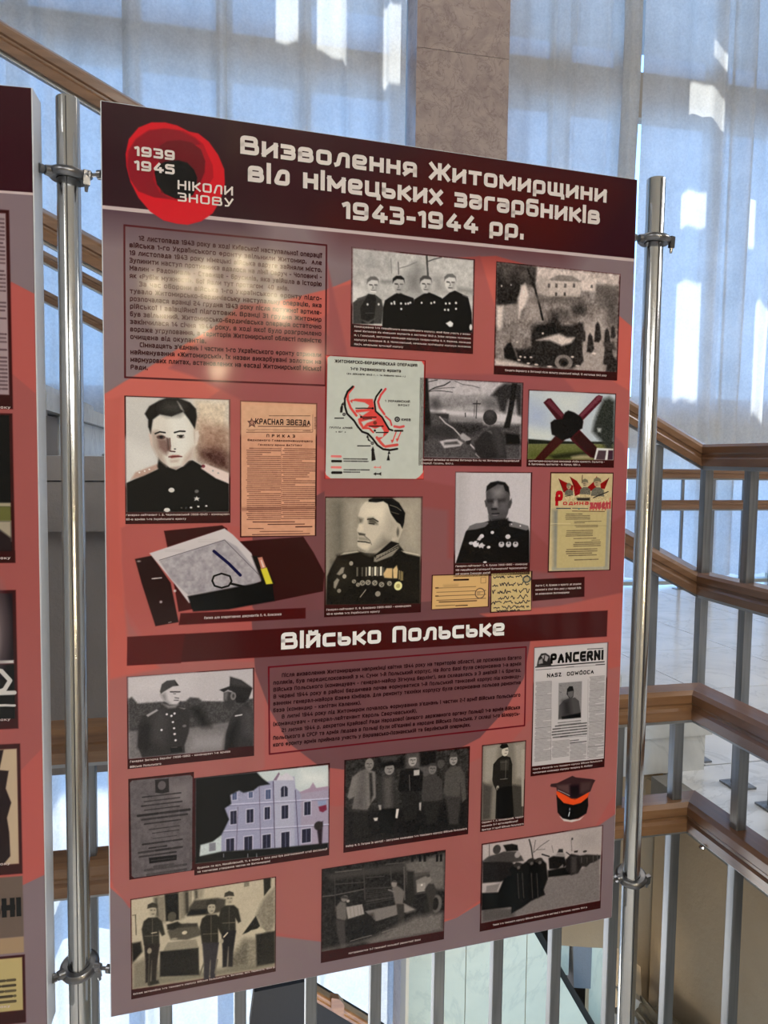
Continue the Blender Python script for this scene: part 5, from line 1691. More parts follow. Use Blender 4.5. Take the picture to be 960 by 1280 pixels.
TEXTS = [
["text_block","b",[58,26,30],"12 листопада 1943 року в ході Київської наступальної операції",0.0447,0.1673,0.2841,0.0062],
["text_block","b",[58,26,30],"війська 1-го Українського фронту звільнили Житомир.  Але",0.0332,0.177,0.2841,0.0062],
["text_block","b",[58,26,30],"19 листопада 1943 року німецькі війська вдруге зайняли місто.",0.0332,0.1866,0.2841,0.0062],
["text_block","b",[58,26,30],"Зупинити наступ противника вдалося на лінії Овруч – Чоповичі –",0.0332,0.1962,0.2841,0.0062],
["text_block","b",[58,26,30],"Малин – Радомишль – Ставище – Брусилів, яка увійшла в історію",0.0332,0.2058,0.2841,0.0062],
["text_block","b",[58,26,30],"як «Рубіж мужності». Бої йшли тут протягом  40 днів.",0.0332,0.2154,0.2381,0.0062],
["text_block","b",[58,26,30],"За час оборони війська 1-го Українського фронту підго-",0.0447,0.2251,0.2841,0.0062],
["text_block","b",[58,26,30],"тувало Житомирсько-Бердичівську наступальну операцію, яка",0.0332,0.2347,0.2841,0.0062],
["text_block","b",[58,26,30],"розпочалася вранці 24 грудня 1943 року після потужної артиле-",0.0332,0.2443,0.2841,0.0062],
["text_block","b",[58,26,30],"рійської і авіаційної підготовки. Вранці 31 грудня Житомир",0.0332,0.2539,0.2841,0.0062],
["text_block","b",[58,26,30],"був звільнений. Житомирсько-Бердичівська операція остаточно",0.0332,0.2636,0.2841,0.0062],
["text_block","b",[58,26,30],"закінчилася 14 січня 1944 року, в ході якої було розгромлено",0.0332,0.2732,0.2841,0.0062],
["text_block","b",[58,26,30],"вороже угруповання, а територія Житомирської області повністю",0.0332,0.2828,0.2841,0.0062],
["text_block","b",[58,26,30],"очищена від окупантів.",0.0332,0.2924,0.1282,0.0062],
["text_block","b",[58,26,30],"Сімнадцять з'єднань і частин 1-го Українського фронту отримали",0.0447,0.3021,0.2841,0.0062],
["text_block","b",[58,26,30],"найменування «Житомирські», їх назви викарбувані золотом на",0.0332,0.3117,0.2841,0.0062],
["text_block","b",[58,26,30],"мармурових плитах, встановлених на фасаді Житомирської Міської",0.0332,0.3213,0.2841,0.0062],
["text_block","b",[58,26,30],"Ради.",0.0332,0.3309,0.0542,0.0062],
["text_block.1","b",[50,22,28],"Після визволення Житомирщини наприкінці квітня 1944 року на територію області, де проживало багато",0.2314,0.7492,0.6063,0.0058],
["text_block.1","b",[50,22,28],"поляків, був передислокований з м. Суми 1-й Польський корпус. На його базі була сформована 1-а армія",0.2194,0.7591,0.6063,0.0058],
["text_block.1","b",[50,22,28],"Війська Польського (командувач – генерал-майор Зігмунд Берлінг), яка складалась з 3 дивізій і 4 бригад.",0.2194,0.769,0.6063,0.0058],
["text_block.1","b",[50,22,28],"В червні 1944 року в районі Бердичева почав формуватися 1-й Польський танковий корпус під команду-",0.2194,0.7788,0.6063,0.0058],
["text_block.1","b",[50,22,28],"ванням генерал-майора Юзефа Кімбара. Для ремонту техніки корпусу була сформована польова ремонтна",0.2194,0.7887,0.6063,0.0058],
["text_block.1","b",[50,22,28],"база (командир – капітан Каленик).",0.2194,0.7986,0.3474,0.0058],
["text_block.1","b",[50,22,28],"В липні 1944 року під Житомиром почалось формування з'єднань і частин 2-ї армії Війська Польського",0.2314,0.8085,0.6063,0.0058],
["text_block.1","b",[50,22,28],"(командувач – генерал-лейтенант Кароль Сверчевський).",0.2194,0.8184,0.4344,0.0058],
["text_block.1","b",[50,22,28],"21 липня 1944 р. декретом Крайової Ради Народової (вищого державного органу Польщі) 1-а армія Війська",0.2314,0.8283,0.6063,0.0058],
["text_block.1","b",[50,22,28],"Польського в СРСР та Армія Людова в Польщі були об'єднані в народне Військо Польське. У складі 1-го Білорусь-",0.2194,0.8382,0.6063,0.0058],
["text_block.1","b",[50,22,28],"кого фронту армія приймала участь у Варшавсько-Познанській та Берлінській операціях.",0.2194,0.8481,0.5223,0.0058],
["title_lettering","s",[205,196,192],"Визволення Житомирщини",0.1728,0.0426,0.7332,0.024],
["title_lettering","s",[205,196,192],"від німецьких загарбників",0.1829,0.0769,0.7224,0.0253],
["title_lettering","s",[205,196,192],"1943–1944 рр.",0.312,0.1111,0.5923,0.0242],
["section_lettering","s",[225,222,220],"Військо Польське",0.2299,0.7098,0.5763,0.0239],
["emblem_lettering","s",[205,196,192],"1939",0.0398,0.0625,0.0895,0.0123],
["emblem_lettering","s",[205,196,192],"1945",0.0396,0.0802,0.0894,0.0124],
["emblem_lettering","n",[205,196,192],"НІКОЛИ",0.0927,0.0978,0.1635,0.0116],
["emblem_lettering","n",[205,196,192],"ЗНОВУ",0.0926,0.1128,0.1642,0.0111],
["caption_lettering","b",[190,172,170],"Командування 1-го гвардійського кавалерійського корпусу, який брав участь у визво-",0.3314,0.2581,0.5095,0.0026],
["caption_lettering","b",[190,172,170],"ленні Житомира від німецьких окупантів в листопаді 1943 р. Зліва направо: полковник",0.3315,0.2641,0.5096,0.0026],
["caption_lettering","b",[190,172,170],"М. І. Глинський, заступник командира корпусу; генерал-майор В. К. Баранов, командир",0.3315,0.2702,0.5098,0.0026],
["caption_lettering","b",[190,172,170],"корпусу; полковник Ю. Д. Милославський, начальник політвідділу корпусу; полковник",0.3316,0.2763,0.5099,0.0026],
["caption_lettering","b",[190,172,170],"Масіч, начальник артилерії корпусу",0.3317,0.2826,0.4044,0.0026],
["caption_lettering","b",[190,172,170],"Солдати Вермахту в Житомирі після нальоту радянської авіації, 12 листопада 1943 року",0.5668,0.3076,0.7434,0.003],
["caption_lettering","b",[190,172,170],"Радянські зв'язківці на околиці Житомира біля під час Житомирсько-Бердичівської",0.4349,0.4431,0.594,0.0027],
["caption_lettering","b",[190,172,170],"операції. Грудень, 1943 р.",0.4349,0.4482,0.486,0.0027],
["caption_lettering","b",[190,172,170],"Архітектурно-скульптурна композиція «Рубіж мужності». Скульптор –",0.6103,0.4429,0.7448,0.0028],
["caption_lettering","b",[190,172,170],"В. Проточенко, архітектор – В. Корчук, 1984 р.",0.6104,0.4478,0.7009,0.0028],
["caption_lettering","b",[190,172,170],"Генерал-лейтенант І. Д. Черняховський (1906–1945) – командувач",0.0261,0.5202,0.1585,0.0026],
["caption_lettering","b",[190,172,170],"60-ю армією 1-го Українського фронту",0.0261,0.5259,0.1016,0.0026],
["caption_lettering","b",[190,172,170],"Генерал-лейтенант П. Ф. Власенко (1905–1956) – командувач",0.2947,0.658,0.4224,0.0029],
["caption_lettering","b",[190,172,170],"40-ю армією 1-го Українського фронту",0.2948,0.6641,0.3742,0.0029],
["caption_lettering","b",[190,172,170],"Генерал-лейтенант С. Ф. Бушев (1906–1985) – командир",0.4927,0.6016,0.6126,0.0028],
["caption_lettering","b",[190,172,170],"129 гвардійської стрілецької Житомирської Червонопрапор-",0.4928,0.6075,0.6127,0.0028],
["caption_lettering","b",[190,172,170],"ної ордена Суворова дивізії",0.493,0.6132,0.5496,0.0028],
["caption_lettering","b",[190,172,170],"Листи С. Ф. Бушева з фронту до родини",0.6278,0.6363,0.7089,0.0031],
["caption_lettering","b",[190,172,170],"написані в січні 1944 року у перерві боїв",0.628,0.6427,0.7091,0.0031],
["caption_lettering","b",[190,172,170],"за визволення Житомирщини",0.6281,0.6491,0.6879,0.0031],
["caption_lettering","b",[190,172,170],"Папка для оперативних документів П. Ф. Власенка",0.125,0.6612,0.2302,0.0034],
["caption_lettering","b",[190,172,170],"Генерал Зигмунд Берлінг (1896–1980) – командувач 1-ю армією",0.0281,0.8495,0.1598,0.0028],
["caption_lettering","b",[190,172,170],"Війська Польського",0.028,0.8566,0.0677,0.0028],
["caption_lettering","b",[190,172,170],"Газета «Pancerni» 1-го танкового корпусу Війська Польського",0.6319,0.929,0.7588,0.0027],
["caption_lettering","b",[190,172,170],"присвячена командиру корпусу генералу Ю. Кімбару",0.6321,0.9349,0.7407,0.0028],
["caption_lettering","b",[190,172,170],"Будинок по вул. Михайлівській, 11, в якому в 1944 році був розташований штаб Дислокації",0.115,1.0096,0.2985,0.0028],
["caption_lettering","b",[190,172,170],"на тимчасове утворення частин на Житомирщині",0.115,1.0151,0.2154,0.0028],
["caption_lettering","b",[190,172,170],"Майор Ф. О. Петров (в центрі) – заступник командира 1-го танкового корпусу Війська Польського",0.3269,1.01,0.5199,0.003],
["caption_lettering","b",[190,172,170],"Сержант Г. Л. Катковський, танкіст",0.5455,1.0041,0.6174,0.0029],
["caption_lettering","b",[190,172,170],"механік 2-ї артилерійської",0.5456,1.0098,0.6074,0.0029],
["caption_lettering","b",[190,172,170],"бригади 1-ї армії Війська Польського",0.5458,1.0158,0.6178,0.0029],
["caption_lettering","b",[190,172,170],"Танки 1-го танкового корпусу Війська Польського на виставці в Житомирі, серпень 1944 р.",0.5685,1.1737,0.7395,0.0029],
["caption_lettering","b",[190,172,170],"Авторемонтна 11-ї танкової польової ремонтної бази",0.3327,1.1745,0.4465,0.0029],
["caption_lettering","b",[190,172,170],"Екіпаж автомобіля 1-го танкового корпусу Війська Польського, м. Житомир, вул. Перемоги, 1944 р.",0.0295,1.1736,0.2232,0.0026],
["print_lettering","b",[36,26,26],"ЖИТОМИРСКО-БЕРДИЧЕВСКАЯ ОПЕРАЦИЯ",0.3038,0.3085,0.4262,0.0045],
["print_lettering","b",[36,26,26],"1-го Украинского фронта",0.3267,0.3177,0.4014,0.0045],
["print_lettering","b",[36,26,26],"(24 ДЕКАБРЯ 1943 г. — 14 ЯНВАРЯ 1944 г.)",0.3213,0.3241,0.4086,0.0024],
["print_lettering","b",[36,26,26],"1 УКРАИНСКИЙ",0.3782,0.3603,0.4159,0.0033],
["print_lettering","b",[36,26,26],"ФРОНТ",0.3977,0.3656,0.4155,0.003],
["print_lettering","b",[36,26,26],"КИЕВ",0.4033,0.3865,0.4176,0.0037],
["print_lettering","b",[36,26,26],"ГРУППА АРМИЙ",0.2971,0.4001,0.3301,0.0028],
["print_lettering","b",[36,26,26],"« ЮГ »",0.3056,0.4055,0.3208,0.0023],
["print_lettering","b",[60,40,38],"КРАСНАЯ ЗВЕЗДА",0.1934,0.397,0.2695,0.0081],
["print_lettering","b",[60,36,34],"П Р И К А З",0.2087,0.414,0.2481,0.0041],
["print_lettering","b",[80,44,40],"Верховного Главнокомандующего",0.183,0.4197,0.2729,0.0028],
["print_lettering","b",[90,50,46],"Генералу армии ВАТУТИНУ",0.1974,0.4257,0.2582,0.0025],
["print_lettering","b",[22,16,18],"PANCERNI",0.6582,0.7603,0.7545,0.0166],
["print_lettering","b",[30,24,26],"NASZ  DOWÓDCA",0.6525,0.7818,0.7375,0.0065],
["print_lettering","b",[170,22,32],"Р",0.6593,0.5107,0.6712,0.0238],
["print_lettering","b",[180,40,48],"одина",0.672,0.5095,0.7184,0.0063],
["print_lettering","b",[176,70,76],"зовёт!",0.721,0.516,0.7588,0.0125],
]
TEXTS_LEFT = [
["board_lettering","b",[24,20,24],"ЬНІ",0.7197,1.0361,0.7581,0.0255],
["board_lettering","b",[190,172,170],"радянської армії. Весна 1944 року",0.6375,0.3862,0.7576,0.0031],
["board_lettering","b",[190,172,170],"радянської армії. Весна 1944 року",0.6326,0.5727,0.7541,0.0031],
["board_lettering","b",[190,172,170],"радянської армії. Весна 1944 року",0.6271,0.7781,0.7503,0.0032],
["board_lettering","b",[190,172,170],"радянської армії. Весна 1944 року",0.6221,0.9664,0.7467,0.0033],
["board_lettering","b",[190,172,170],"радянської армії. Весна 1944 року",0.6171,1.1574,0.7432,0.0034],
]
MARB = [(.936, -.30), (1.20, -.30)]
o3 = (.9, 3.40, -3.3)
lw.location = o3
def slab(x0, x1, zt0, zt1, m=MARBLE_P, y0=3.40, y1=3.46):
    return P2('marble_panel', [(x0 + .002, -3.3), (x1 - .002, -3.3), (x1 - .002, zt1), (x0 + .002, zt0)], y0, y1, m, lw, o3)
slab(.936, 1.224, -.25, -.25); slab(1.224, 1.40, -.25, -.40); slab(1.40, 1.542, -.42, -.775); slab(1.542, 1.70, -.775, -1.04); slab(1.70, 1.90, -1.04, -1.38); slab(1.90, 2.10, -1.38, -1.72)
P2('core', [(.95, -3.3), (2.08, -3.3), (2.08, -1.74), (1.70, -1.08), (1.39, -.45), (1.2, -.3), (.95, -.27)], 3.47, 3.60, CONC, lw, o3)
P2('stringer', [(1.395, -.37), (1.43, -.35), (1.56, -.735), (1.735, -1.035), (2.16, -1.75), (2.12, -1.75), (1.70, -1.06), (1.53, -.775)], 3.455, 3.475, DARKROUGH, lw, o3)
# flight running down beyond the parapet
ls = empty('staircase', (1.6, 3.7, -3.3), 'lower marble flight beyond the white parapet, seen between the balusters at the bottom', 'staircase')
o4 = (1.6, 3.7, -3.3)
P2('riser', [(2.011, -1.083), (2.127, -1.10), (2.127, -2.6), (2.011, -2.6)], 3.62, 3.66, MARBLE_P, ls, o4)
P2('riser', [(1.84, -.98), (1.886, -.99), (1.886, -1.25), (1.84, -1.24)], 3.62, 3.66, MARBLE_P, ls, o4)
P2('riser', [(2.132, -1.10), (2.34, -1.12), (2.34, -2.6), (2.132, -2.6)], 3.64, 3.68, MARBLE_P, ls, o4)
P2('landing_beam', [(1.89, -.95), (2.009, -.97), (2.009, -1.33), (1.91, -1.31)], 3.60, 3.68, PL_GREY, ls, o4)
P2('under_stair_shade', [(1.80, -.6), (3.2, -.6), (3.2, -3.3), (1.80, -3.3)], 3.9, 4.0, DARKROUGH, ls, o4)  # dark backing panel, shade of the gap under the flight put into its colour
# dark cheek with a wooden handrail, in front of the lower windows
lf = empty('stair_railing', (.147, 2.70, -3.3), 'lower handrail of light wood on a dark cheek, below the board', 'railing')
o5 = (.147, 2.70, -3.3)
P2('cheek', [(.10, -3.3), (.147, -.56), (.162, -.437), (.345, -.425), (.375, -.445), (.66, -.665), (.66, -3.3)], 2.70, 2.74, BLACKCLOTH, lf, o5)
mbx = MB().sweep([(x - o5[0], 2.70 - o5[1], z - o5[2]) for x, z in ((.372, -.440), (.95, -.885))], [(a * .7, b * .62) for a, b in WR])
obj('top_rail', mbx, WOOD_X, parent=lf, bevel=.002)
P2('wood_block', [(.440, -.472), (.470, -.482), (.488, -.505), (.488, -.55), (.455, -.53), (.440, -.515)], 2.66, 2.69, WOOD_X, lf, o5)
# masonry left on the ledge at the foot of the stair wall
random.seed(11)
rb = bmesh.new(); bmesh.ops.create_icosphere(rb, subdivisions=4, radius=1)
for v in rb.verts:
    c = v.co.copy(); d = .75 + .16 * math.sin(c.x * 5 + c.y * 3) + .12 * math.sin(c.y * 9 + c.z * 7) + .08 * math.sin(c.x * 17 + c.z * 13) + random.uniform(-.02, .02)
    v.co = Vector((c.x * .075 * d, c.y * .30 * d, c.z * .075 * d))
rme = bpy.data.meshes.new('rubble'); rb.to_mesh(rme); rb.free()
RUB = plaster('dirty_rubble', (.30, .26, .19, 1), (.10, .09, .07, 1), 22, .9)
rme.materials.append(RUB)
o = bpy.data.objects.new('plaster_lump', rme); COL.objects.link(o); o.location = (1.255, 1.76, -.12)
tag(o, 'lump of crumbling grey plaster on the ledge at the foot of the beige stair wall', 'rubble')
struct('trim_2', MB().box((1.20, 1.62, -3.3), (LX + .03, 2.02, -.16)), STONE_EDGE)
mbm = MB().prism([(0, 0), (.075, -.005), (.072, .05), (.0, .105)], 0, .05)
tag(obj('marble_offcut', mbm, MARBLE_W, loc=(1.205, 1.93, -.16)), 'small white marble offcut beside the plaster lump, right of the lower clamp', 'stone')

# ================================================================== PRINTING
def paint(ops, W, H):
    im = np.zeros((H, W, 3), np.float32); k = W / 1000.0
    rng = np.random.RandomState(len(ops) * 7 + W)
    def polymask(P, soft):
        x0 = max(0, int(P[:, 0].min() - soft - 1)); x1 = min(W, int(P[:, 0].max() + soft + 2))
        y0 = max(0, int(P[:, 1].min() - soft - 1)); y1 = min(H, int(P[:, 1].max() + soft + 2))
        if x1 <= x0 or y1 <= y0: return None
        X, Y = np.meshgrid(np.arange(x0, x1) + .5, np.arange(y0, y1) + .5)
        ins = np.zeros(X.shape, bool); d2 = np.full(X.shape, 1e9, np.float32); n = len(P)
        for i in range(n):
            ax, ay = P[i]; bx, by = P[(i + 1) % n]
            if ay != by:
                c = ((ay > Y) != (by > Y)) & (X < (bx - ax) * (Y - ay) / (by - ay) + ax); ins ^= c
            dx, dy = bx - ax, by - ay; L = dx * dx + dy * dy + 1e-9
            t = np.clip(((X - ax) * dx + (Y - ay) * dy) / L, 0, 1)
            d2 = np.minimum(d2, (X - ax - t * dx) ** 2 + (Y - ay - t * dy) ** 2)
        d = np.sqrt(d2); d[~ins] *= -1
        return (slice(y0, y1), slice(x0, x1)), np.clip(d / max(soft, .7) * .5 + .5, 0, 1)
    def linemask(P, wd, soft):
        r = wd / 2 + soft
        x0 = max(0, int(P[:, 0].min() - r - 1)); x1 = min(W, int(P[:, 0].max() + r + 2))
        y0 = max(0, int(P[:, 1].min() - r - 1)); y1 = min(H, int(P[:, 1].max() + r + 2))
        if x1 <= x0 or y1 <= y0: return None
        X, Y = np.meshgrid(np.arange(x0, x1) + .5, np.arange(y0, y1) + .5); d2 = np.full(X.shape, 1e9, np.float32)
        for i in range(len(P) - 1):
            ax, ay = P[i]; dx, dy = P[i + 1] - P[i]; L = dx * dx + dy * dy + 1e-9
            t = np.clip(((X - ax) * dx + (Y - ay) * dy) / L, 0, 1)
            d2 = np.minimum(d2, (X - ax - t * dx) ** 2 + (Y - ay - t * dy) ** 2)
        m = np.clip((wd / 2 - np.sqrt(d2)) / max(soft, .7) + .5, 0, 1)
        if wd < 1: m *= wd
        return (slice(y0, y1), slice(x0, x1)), m
    def vnoise(h, w_, cell):
        gh, gw = int(h / cell) + 3, int(w_ / cell) + 3; g = rng.rand(gh, gw).astype(np.float32)
        ys = np.arange(h) / cell; xs = np.arange(w_) / cell; yi = ys.astype(int); xi = xs.astype(int)
        fy_ = (ys - yi)[:, None]; fx_ = (xs - xi)[None, :]; fy_ = fy_ * fy_ * (3 - 2 * fy_); fx_ = fx_ * fx_ * (3 - 2 * fx_)
        a = g[yi][:, xi]; b = g[yi][:, xi + 1]; c = g[yi + 1][:, xi]; d = g[yi + 1][:, xi + 1]
        return a * (1 - fy_) * (1 - fx_) + b * (1 - fy_) * fx_ + c * fy_ * (1 - fx_) + d * fy_ * fx_ - .5
    for op in ops:
        t = op[0]
        if t == 'p':
            P = np.array(op[3], np.float32).reshape(-1, 2) * k; r = polymask(P, op[2] * k * (2 if W < 800 else 1)); c = op[1]
        elif t == 'e':
            cx, cy, rx, ry = [q * k for q in op[3]]; rx = max(rx, .6); ry = max(ry, .6); c = op[1]; soft = max(.7, op[2] * k * 2)
            x0 = max(0, int(cx - rx - soft)); x1 = min(W, int(cx + rx + soft + 2)); y0 = max(0, int(cy - ry - soft)); y1 = min(H, int(cy + ry + soft + 2))
            if x1 <= x0 or y1 <= y0: continue
            X, Y = np.meshgrid(np.arange(x0, x1) + .5, np.arange(y0, y1) + .5)
            q = np.sqrt(((X - cx) / rx) ** 2 + ((Y - cy) / ry) ** 2); r = (slice(y0, y1), slice(x0, x1)), np.clip((1 - q) * min(rx, ry) / soft + .5, 0, 1)
        elif t == 'l':
            P = np.array(op[4], np.float32).reshape(-1, 2) * k; r = linemask(P, op[3] * k, .7); c = op[1]
        elif t == 'n':
            amt, sc, pts = op[1], op[2], op[3]
            nz = vnoise(H, W, max(1.0, sc * k)) * 1.3 + vnoise(H, W, max(1.0, sc * k * .45)) * .7
            if pts:
                r = polymask(np.array(pts, np.float32).reshape(-1, 2) * k, 3)
                if r is None: continue
                im[r[0]] += (nz[r[0]] * r[1] * amt * .85)[..., None]
            else: im += (nz * amt * .8)[..., None]
            np.clip(im, 0, 255, im); continue
        elif t == 't':
            c, a, (x0, y0, x1, y1), n = op[1], op[2], op[3], op[4]
            x0 *= k; x1 *= k; y0 *= k; y1 *= k; pitch = (y1 - y0) / n
            for i in range(n):
                yy_ = y0 + pitch * (i + .5); x = x0 + (rng.rand() * .04 + (.06 if rng.rand() < .15 else 0)) * (x1 - x0); xe = x1 if rng.rand() > .15 else x0 + (x1 - x0) * rng.uniform(.4, .9)
                while x < xe:
                    wl = rng.uniform(1.5, 5) * max(pitch, 2) * .8; e_ = min(x + wl, xe)
                    r = linemask(np.array([[x, yy_], [e_, yy_]], np.float32), max(.8, pitch * .5), .6)
                    if r is not None:
                        m = (r[1] * a * rng.uniform(.7, 1))[..., None]; im[r[0]] = im[r[0]] * (1 - m) + np.array(c, np.float32) * m
                    x = e_ + max(.8, pitch * .45)
            continue
        if r is None: continue
        m = r[1][..., None]; im[r[0]] = im[r[0]] * (1 - m) + np.array(c, np.float32) * m
    return np.clip(im, 0, 255)
PRINT_GAIN = 1.15
SOFT = {'officers', 'street', 'field', 'monument', 'portrait_front', 'portrait_profile', 'portrait_officer', 'two_officers', 'plaque', 'town_hall', 'six_men', 'standing_officer', 'tank_column', 'workshop', 'truck_crew'}
def soften(im, grain):
    q = np.pad(im, ((2, 2), (2, 2), (0, 0)), 'edge'); k = (.0, .20, .60, .20, .0)
    q = sum(k[i] * q[:, i:i + im.shape[1]] for i in range(5)); q = sum(k[i] * q[i:i + im.shape[0]] for i in range(5))
    g = np.random.RandomState(9).randn(im.shape[0], im.shape[1], 1); g = (g + np.roll(g, 1, 0) + np.roll(g, 1, 1)) / 1.7
    return np.clip((q - 20) * 1.07 + 20 + g * grain, 0, 255)
def print_material(name, ops, W, H):
    im = paint(ops, W, H)
    if name[6:] in SOFT: im = soften(im, 3.5)
    im = im / 255.0
    l = np.where(im <= .04045, im / 12.92, ((im + .055) / 1.055) ** 2.4) * PRINT_GAIN
    l = np.clip((l - .010) * 1.03, .0015, .86); s = np.where(l <= .0031308, l * 12.92, 1.055 * l ** (1 / 2.4) - .055)
    img = bpy.data.images.new(name, W, H); buf = np.ones((H, W, 4), np.float32); buf[..., :3] = s[::-1]
    img.pixels.foreach_set(buf.ravel()); img.update(); img.pack()
    m = mat(name, (1, 1, 1, 1), .55, spec=.06, coat=.55, coat_rough=.085)
    t = N(m, 'ShaderNodeTexImage'); t.image = img; t.interpolation = 'Cubic' if W < 800 else 'Linear'; base(m, t.outputs[0]); return m
def ink(c):
    key = tuple(c)
    if key not in INKS: INKS[key] = mat('printing_ink', tuple(max(.0015, (x - .01) * 1.03) for x in rgb(*c, PRINT_GAIN)[:3]) + (1,), .55, spec=.06, coat=.55, coat_rough=.085)
    return INKS[key]
INKS = {}
BH, BW_ = 1.20, .789
def sheet(name, parent, r, m, off):
    u0, v0, u1, v1 = r
    me = bpy.data.meshes.new(name)
    me.from_pydata([(u0, -off, BH - v1), (u1, -off, BH - v1), (u1, -off, BH - v0), (u0, -off, BH - v0)], [], [(0, 1, 2, 3)])
    uv = me.uv_layers.new(name='UVMap'); 
    for i, c in enumerate(((0, 0), (1, 0), (1, 1), (0, 1))): uv.data[i].uv = c
    me.materials.append(m)
    o = bpy.data.objects.new(name, me); COL.objects.link(o); o.parent = parent; return o

# ---- stroke lettering for the wide display type
h_ = .78; q_ = .40
def Rr(w, h): return [(0, 0), (0, h), (w, h), (w, 0), (0, 0)]
G = {
 'В': (.72, [[(0,0),(0,1),(.66,1),(.66,.53),(0,.53)], [(.3,.53),(.72,.53),(.72,0),(0,0)]]),
 'в': (.60, [[(0,0),(0,h_),(.56,h_),(.56,q_),(0,q_)], [(.3,q_),(.60,q_),(.60,0),(0,0)]]),
 'и': (.60, [[(0,h_),(0,0)], [(0,.03),(.60,h_-.03)], [(.60,h_),(.60,0)]]),
 'й': (.60, [[(0,h_),(0,0)], [(0,.03),(.60,h_-.03)], [(.60,h_),(.60,0)], [(.12,1.06),(.12,.96),(.48,.96),(.48,1.06)]]),
 'з': (.54, [[(0,h_),(.54,h_),(.54,q_),(.16,q_)], [(.3,q_),(.56,q_),(.56,0),(0,0)]]),
 'о': (.60, [Rr(.60,h_)]),
 'л': (.62, [[(0,0),(.1,.05),(.22,h_),(.62,h_),(.62,0)]]),
 'е': (.58, [[(.56,0),(0,0),(0,h_),(.58,h_),(.58,.36),(0,.36)]]),
 'н': (.58, [[(0,0),(0,h_)],[(.58,0),(.58,h_)],[(0,q_),(.58,q_)]]),
 'я': (.58, [[(.58,0),(.58,h_),(0,h_),(0,.30),(.58,.30)],[(.28,.30),(0,0)]]),
 'Ж': (1.0, [[(.5,0),(.5,1)],[(0,1),(.30,.52),(.70,.52),(1.0,1)],[(0,0),(.30,.48),(.70,.48),(1.0,0)]]),
 'т': (.58, [[(0,h_),(.58,h_)],[(.29,h_),(.29,0)]]),
 'м': (.78, [[(0,0),(0,h_)],[(0,h_-.04),(.39,.16),(.78,h_-.04)],[(.78,0),(.78,h_)]]),
 'р': (.58, [[(0,-.24),(0,h_),(.58,h_),(.58,0),(0,0)]]),
 'щ': (.84, [[(0,h_),(0,0),(.88,0),(.88,-.2)],[(.40,h_),(.40,0)],[(.80,h_),(.80,0)]]),
 'ц': (.60, [[(0,h_),(0,0),(.66,0),(.66,-.2)],[(.58,h_),(.58,0)]]),
 'ь': (.54, [[(0,h_),(0,0),(.56,0),(.56,.43),(0,.43)]]),
 'к': (.54, [[(0,0),(0,h_)],[(0,.40),(.20,.40)],[(.54,h_),(.20,.43)],[(.20,.37),(.56,0)]]),
 'д': (.62, [[(.62,0),(.62,h_),(.24,h_),(0,0),(.62,0)]]),
 'і': (.0, [[(0,0),(0,h_)],[(0,.93),(0,1.09)]]),
 'х': (.56, [[(0,h_),(.56,0)],[(0,0),(.56,h_)]]),
 'а': (.56, [[(.02,h_),(.56,h_),(.56,0),(0,0),(0,.42),(.56,.42)]]),
 'г': (.44, [[(0,0),(0,h_),(.44,h_)]]),
 'б': (.58, [[(.56,1.02),(0,1.02),(0,0),(.58,0),(.58,.60),(0,.60)]]),
 'П': (.64, [[(0,0),(0,1),(.64,1),(.64,0)]]),
 'с': (.54, [[(.54,h_),(0,h_),(0,0),(.54,0)]]),
 '1': (.22, [[(0,.86),(.22,1),(.22,0)]]),
 '9': (.62, [[(0,0),(.62,0),(.62,1),(0,1),(0,.42),(.62,.42)]]),
 '4': (.66, [[(.42,1),(0,.24),(.70,.24)],[(.52,.46),(.52,0)]]),
 '3': (.58, [[(0,1),(.58,1),(.58,.53),(.18,.53)],[(.3,.53),(.60,.53),(.60,0),(0,0)]]),
 '5': (.60, [[(.58,1),(0,1),(0,.58),(.60,.58),(.60,0),(0,0)]]),
 '–': (.30, [[(0,.42),(.30,.42)]]), '.': (.0, [[(0,-.06),(0,.10)]]), ' ': (.22, []),
 'Н': (.62, [[(0,0),(0,1)],[(.62,0),(.62,1)],[(0,.5),(.62,.5)]]), 'І': (.0, [[(0,0),(0,1)]]),
 'К': (.58, [[(0,0),(0,1)],[(0,.5),(.20,.5)],[(.58,1),(.20,.54)],[(.20,.46),(.60,0)]]),
 'О': (.66, [Rr(.66,1)]), 'Л': (.62, [[(0,0),(.22,1),(.62,1),(.62,0)]]),
 'И': (.64, [[(0,1),(0,0)],[(0,.02),(.64,.98)],[(.64,1),(.64,0)]]),
 'З': (.58, [[(0,1),(.58,1),(.58,.53),(.18,.53)],[(.3,.53),(.60,.53),(.60,0),(0,0)]]),
 'У': (.62, [[(0,1),(.31,.36)],[(.62,1),(.24,0),(.02,0)]]),
}
G['В'] = (.72, G['В'][1])
def _low(s): return [[(x, y * h_) for x, y in P] for P in s]
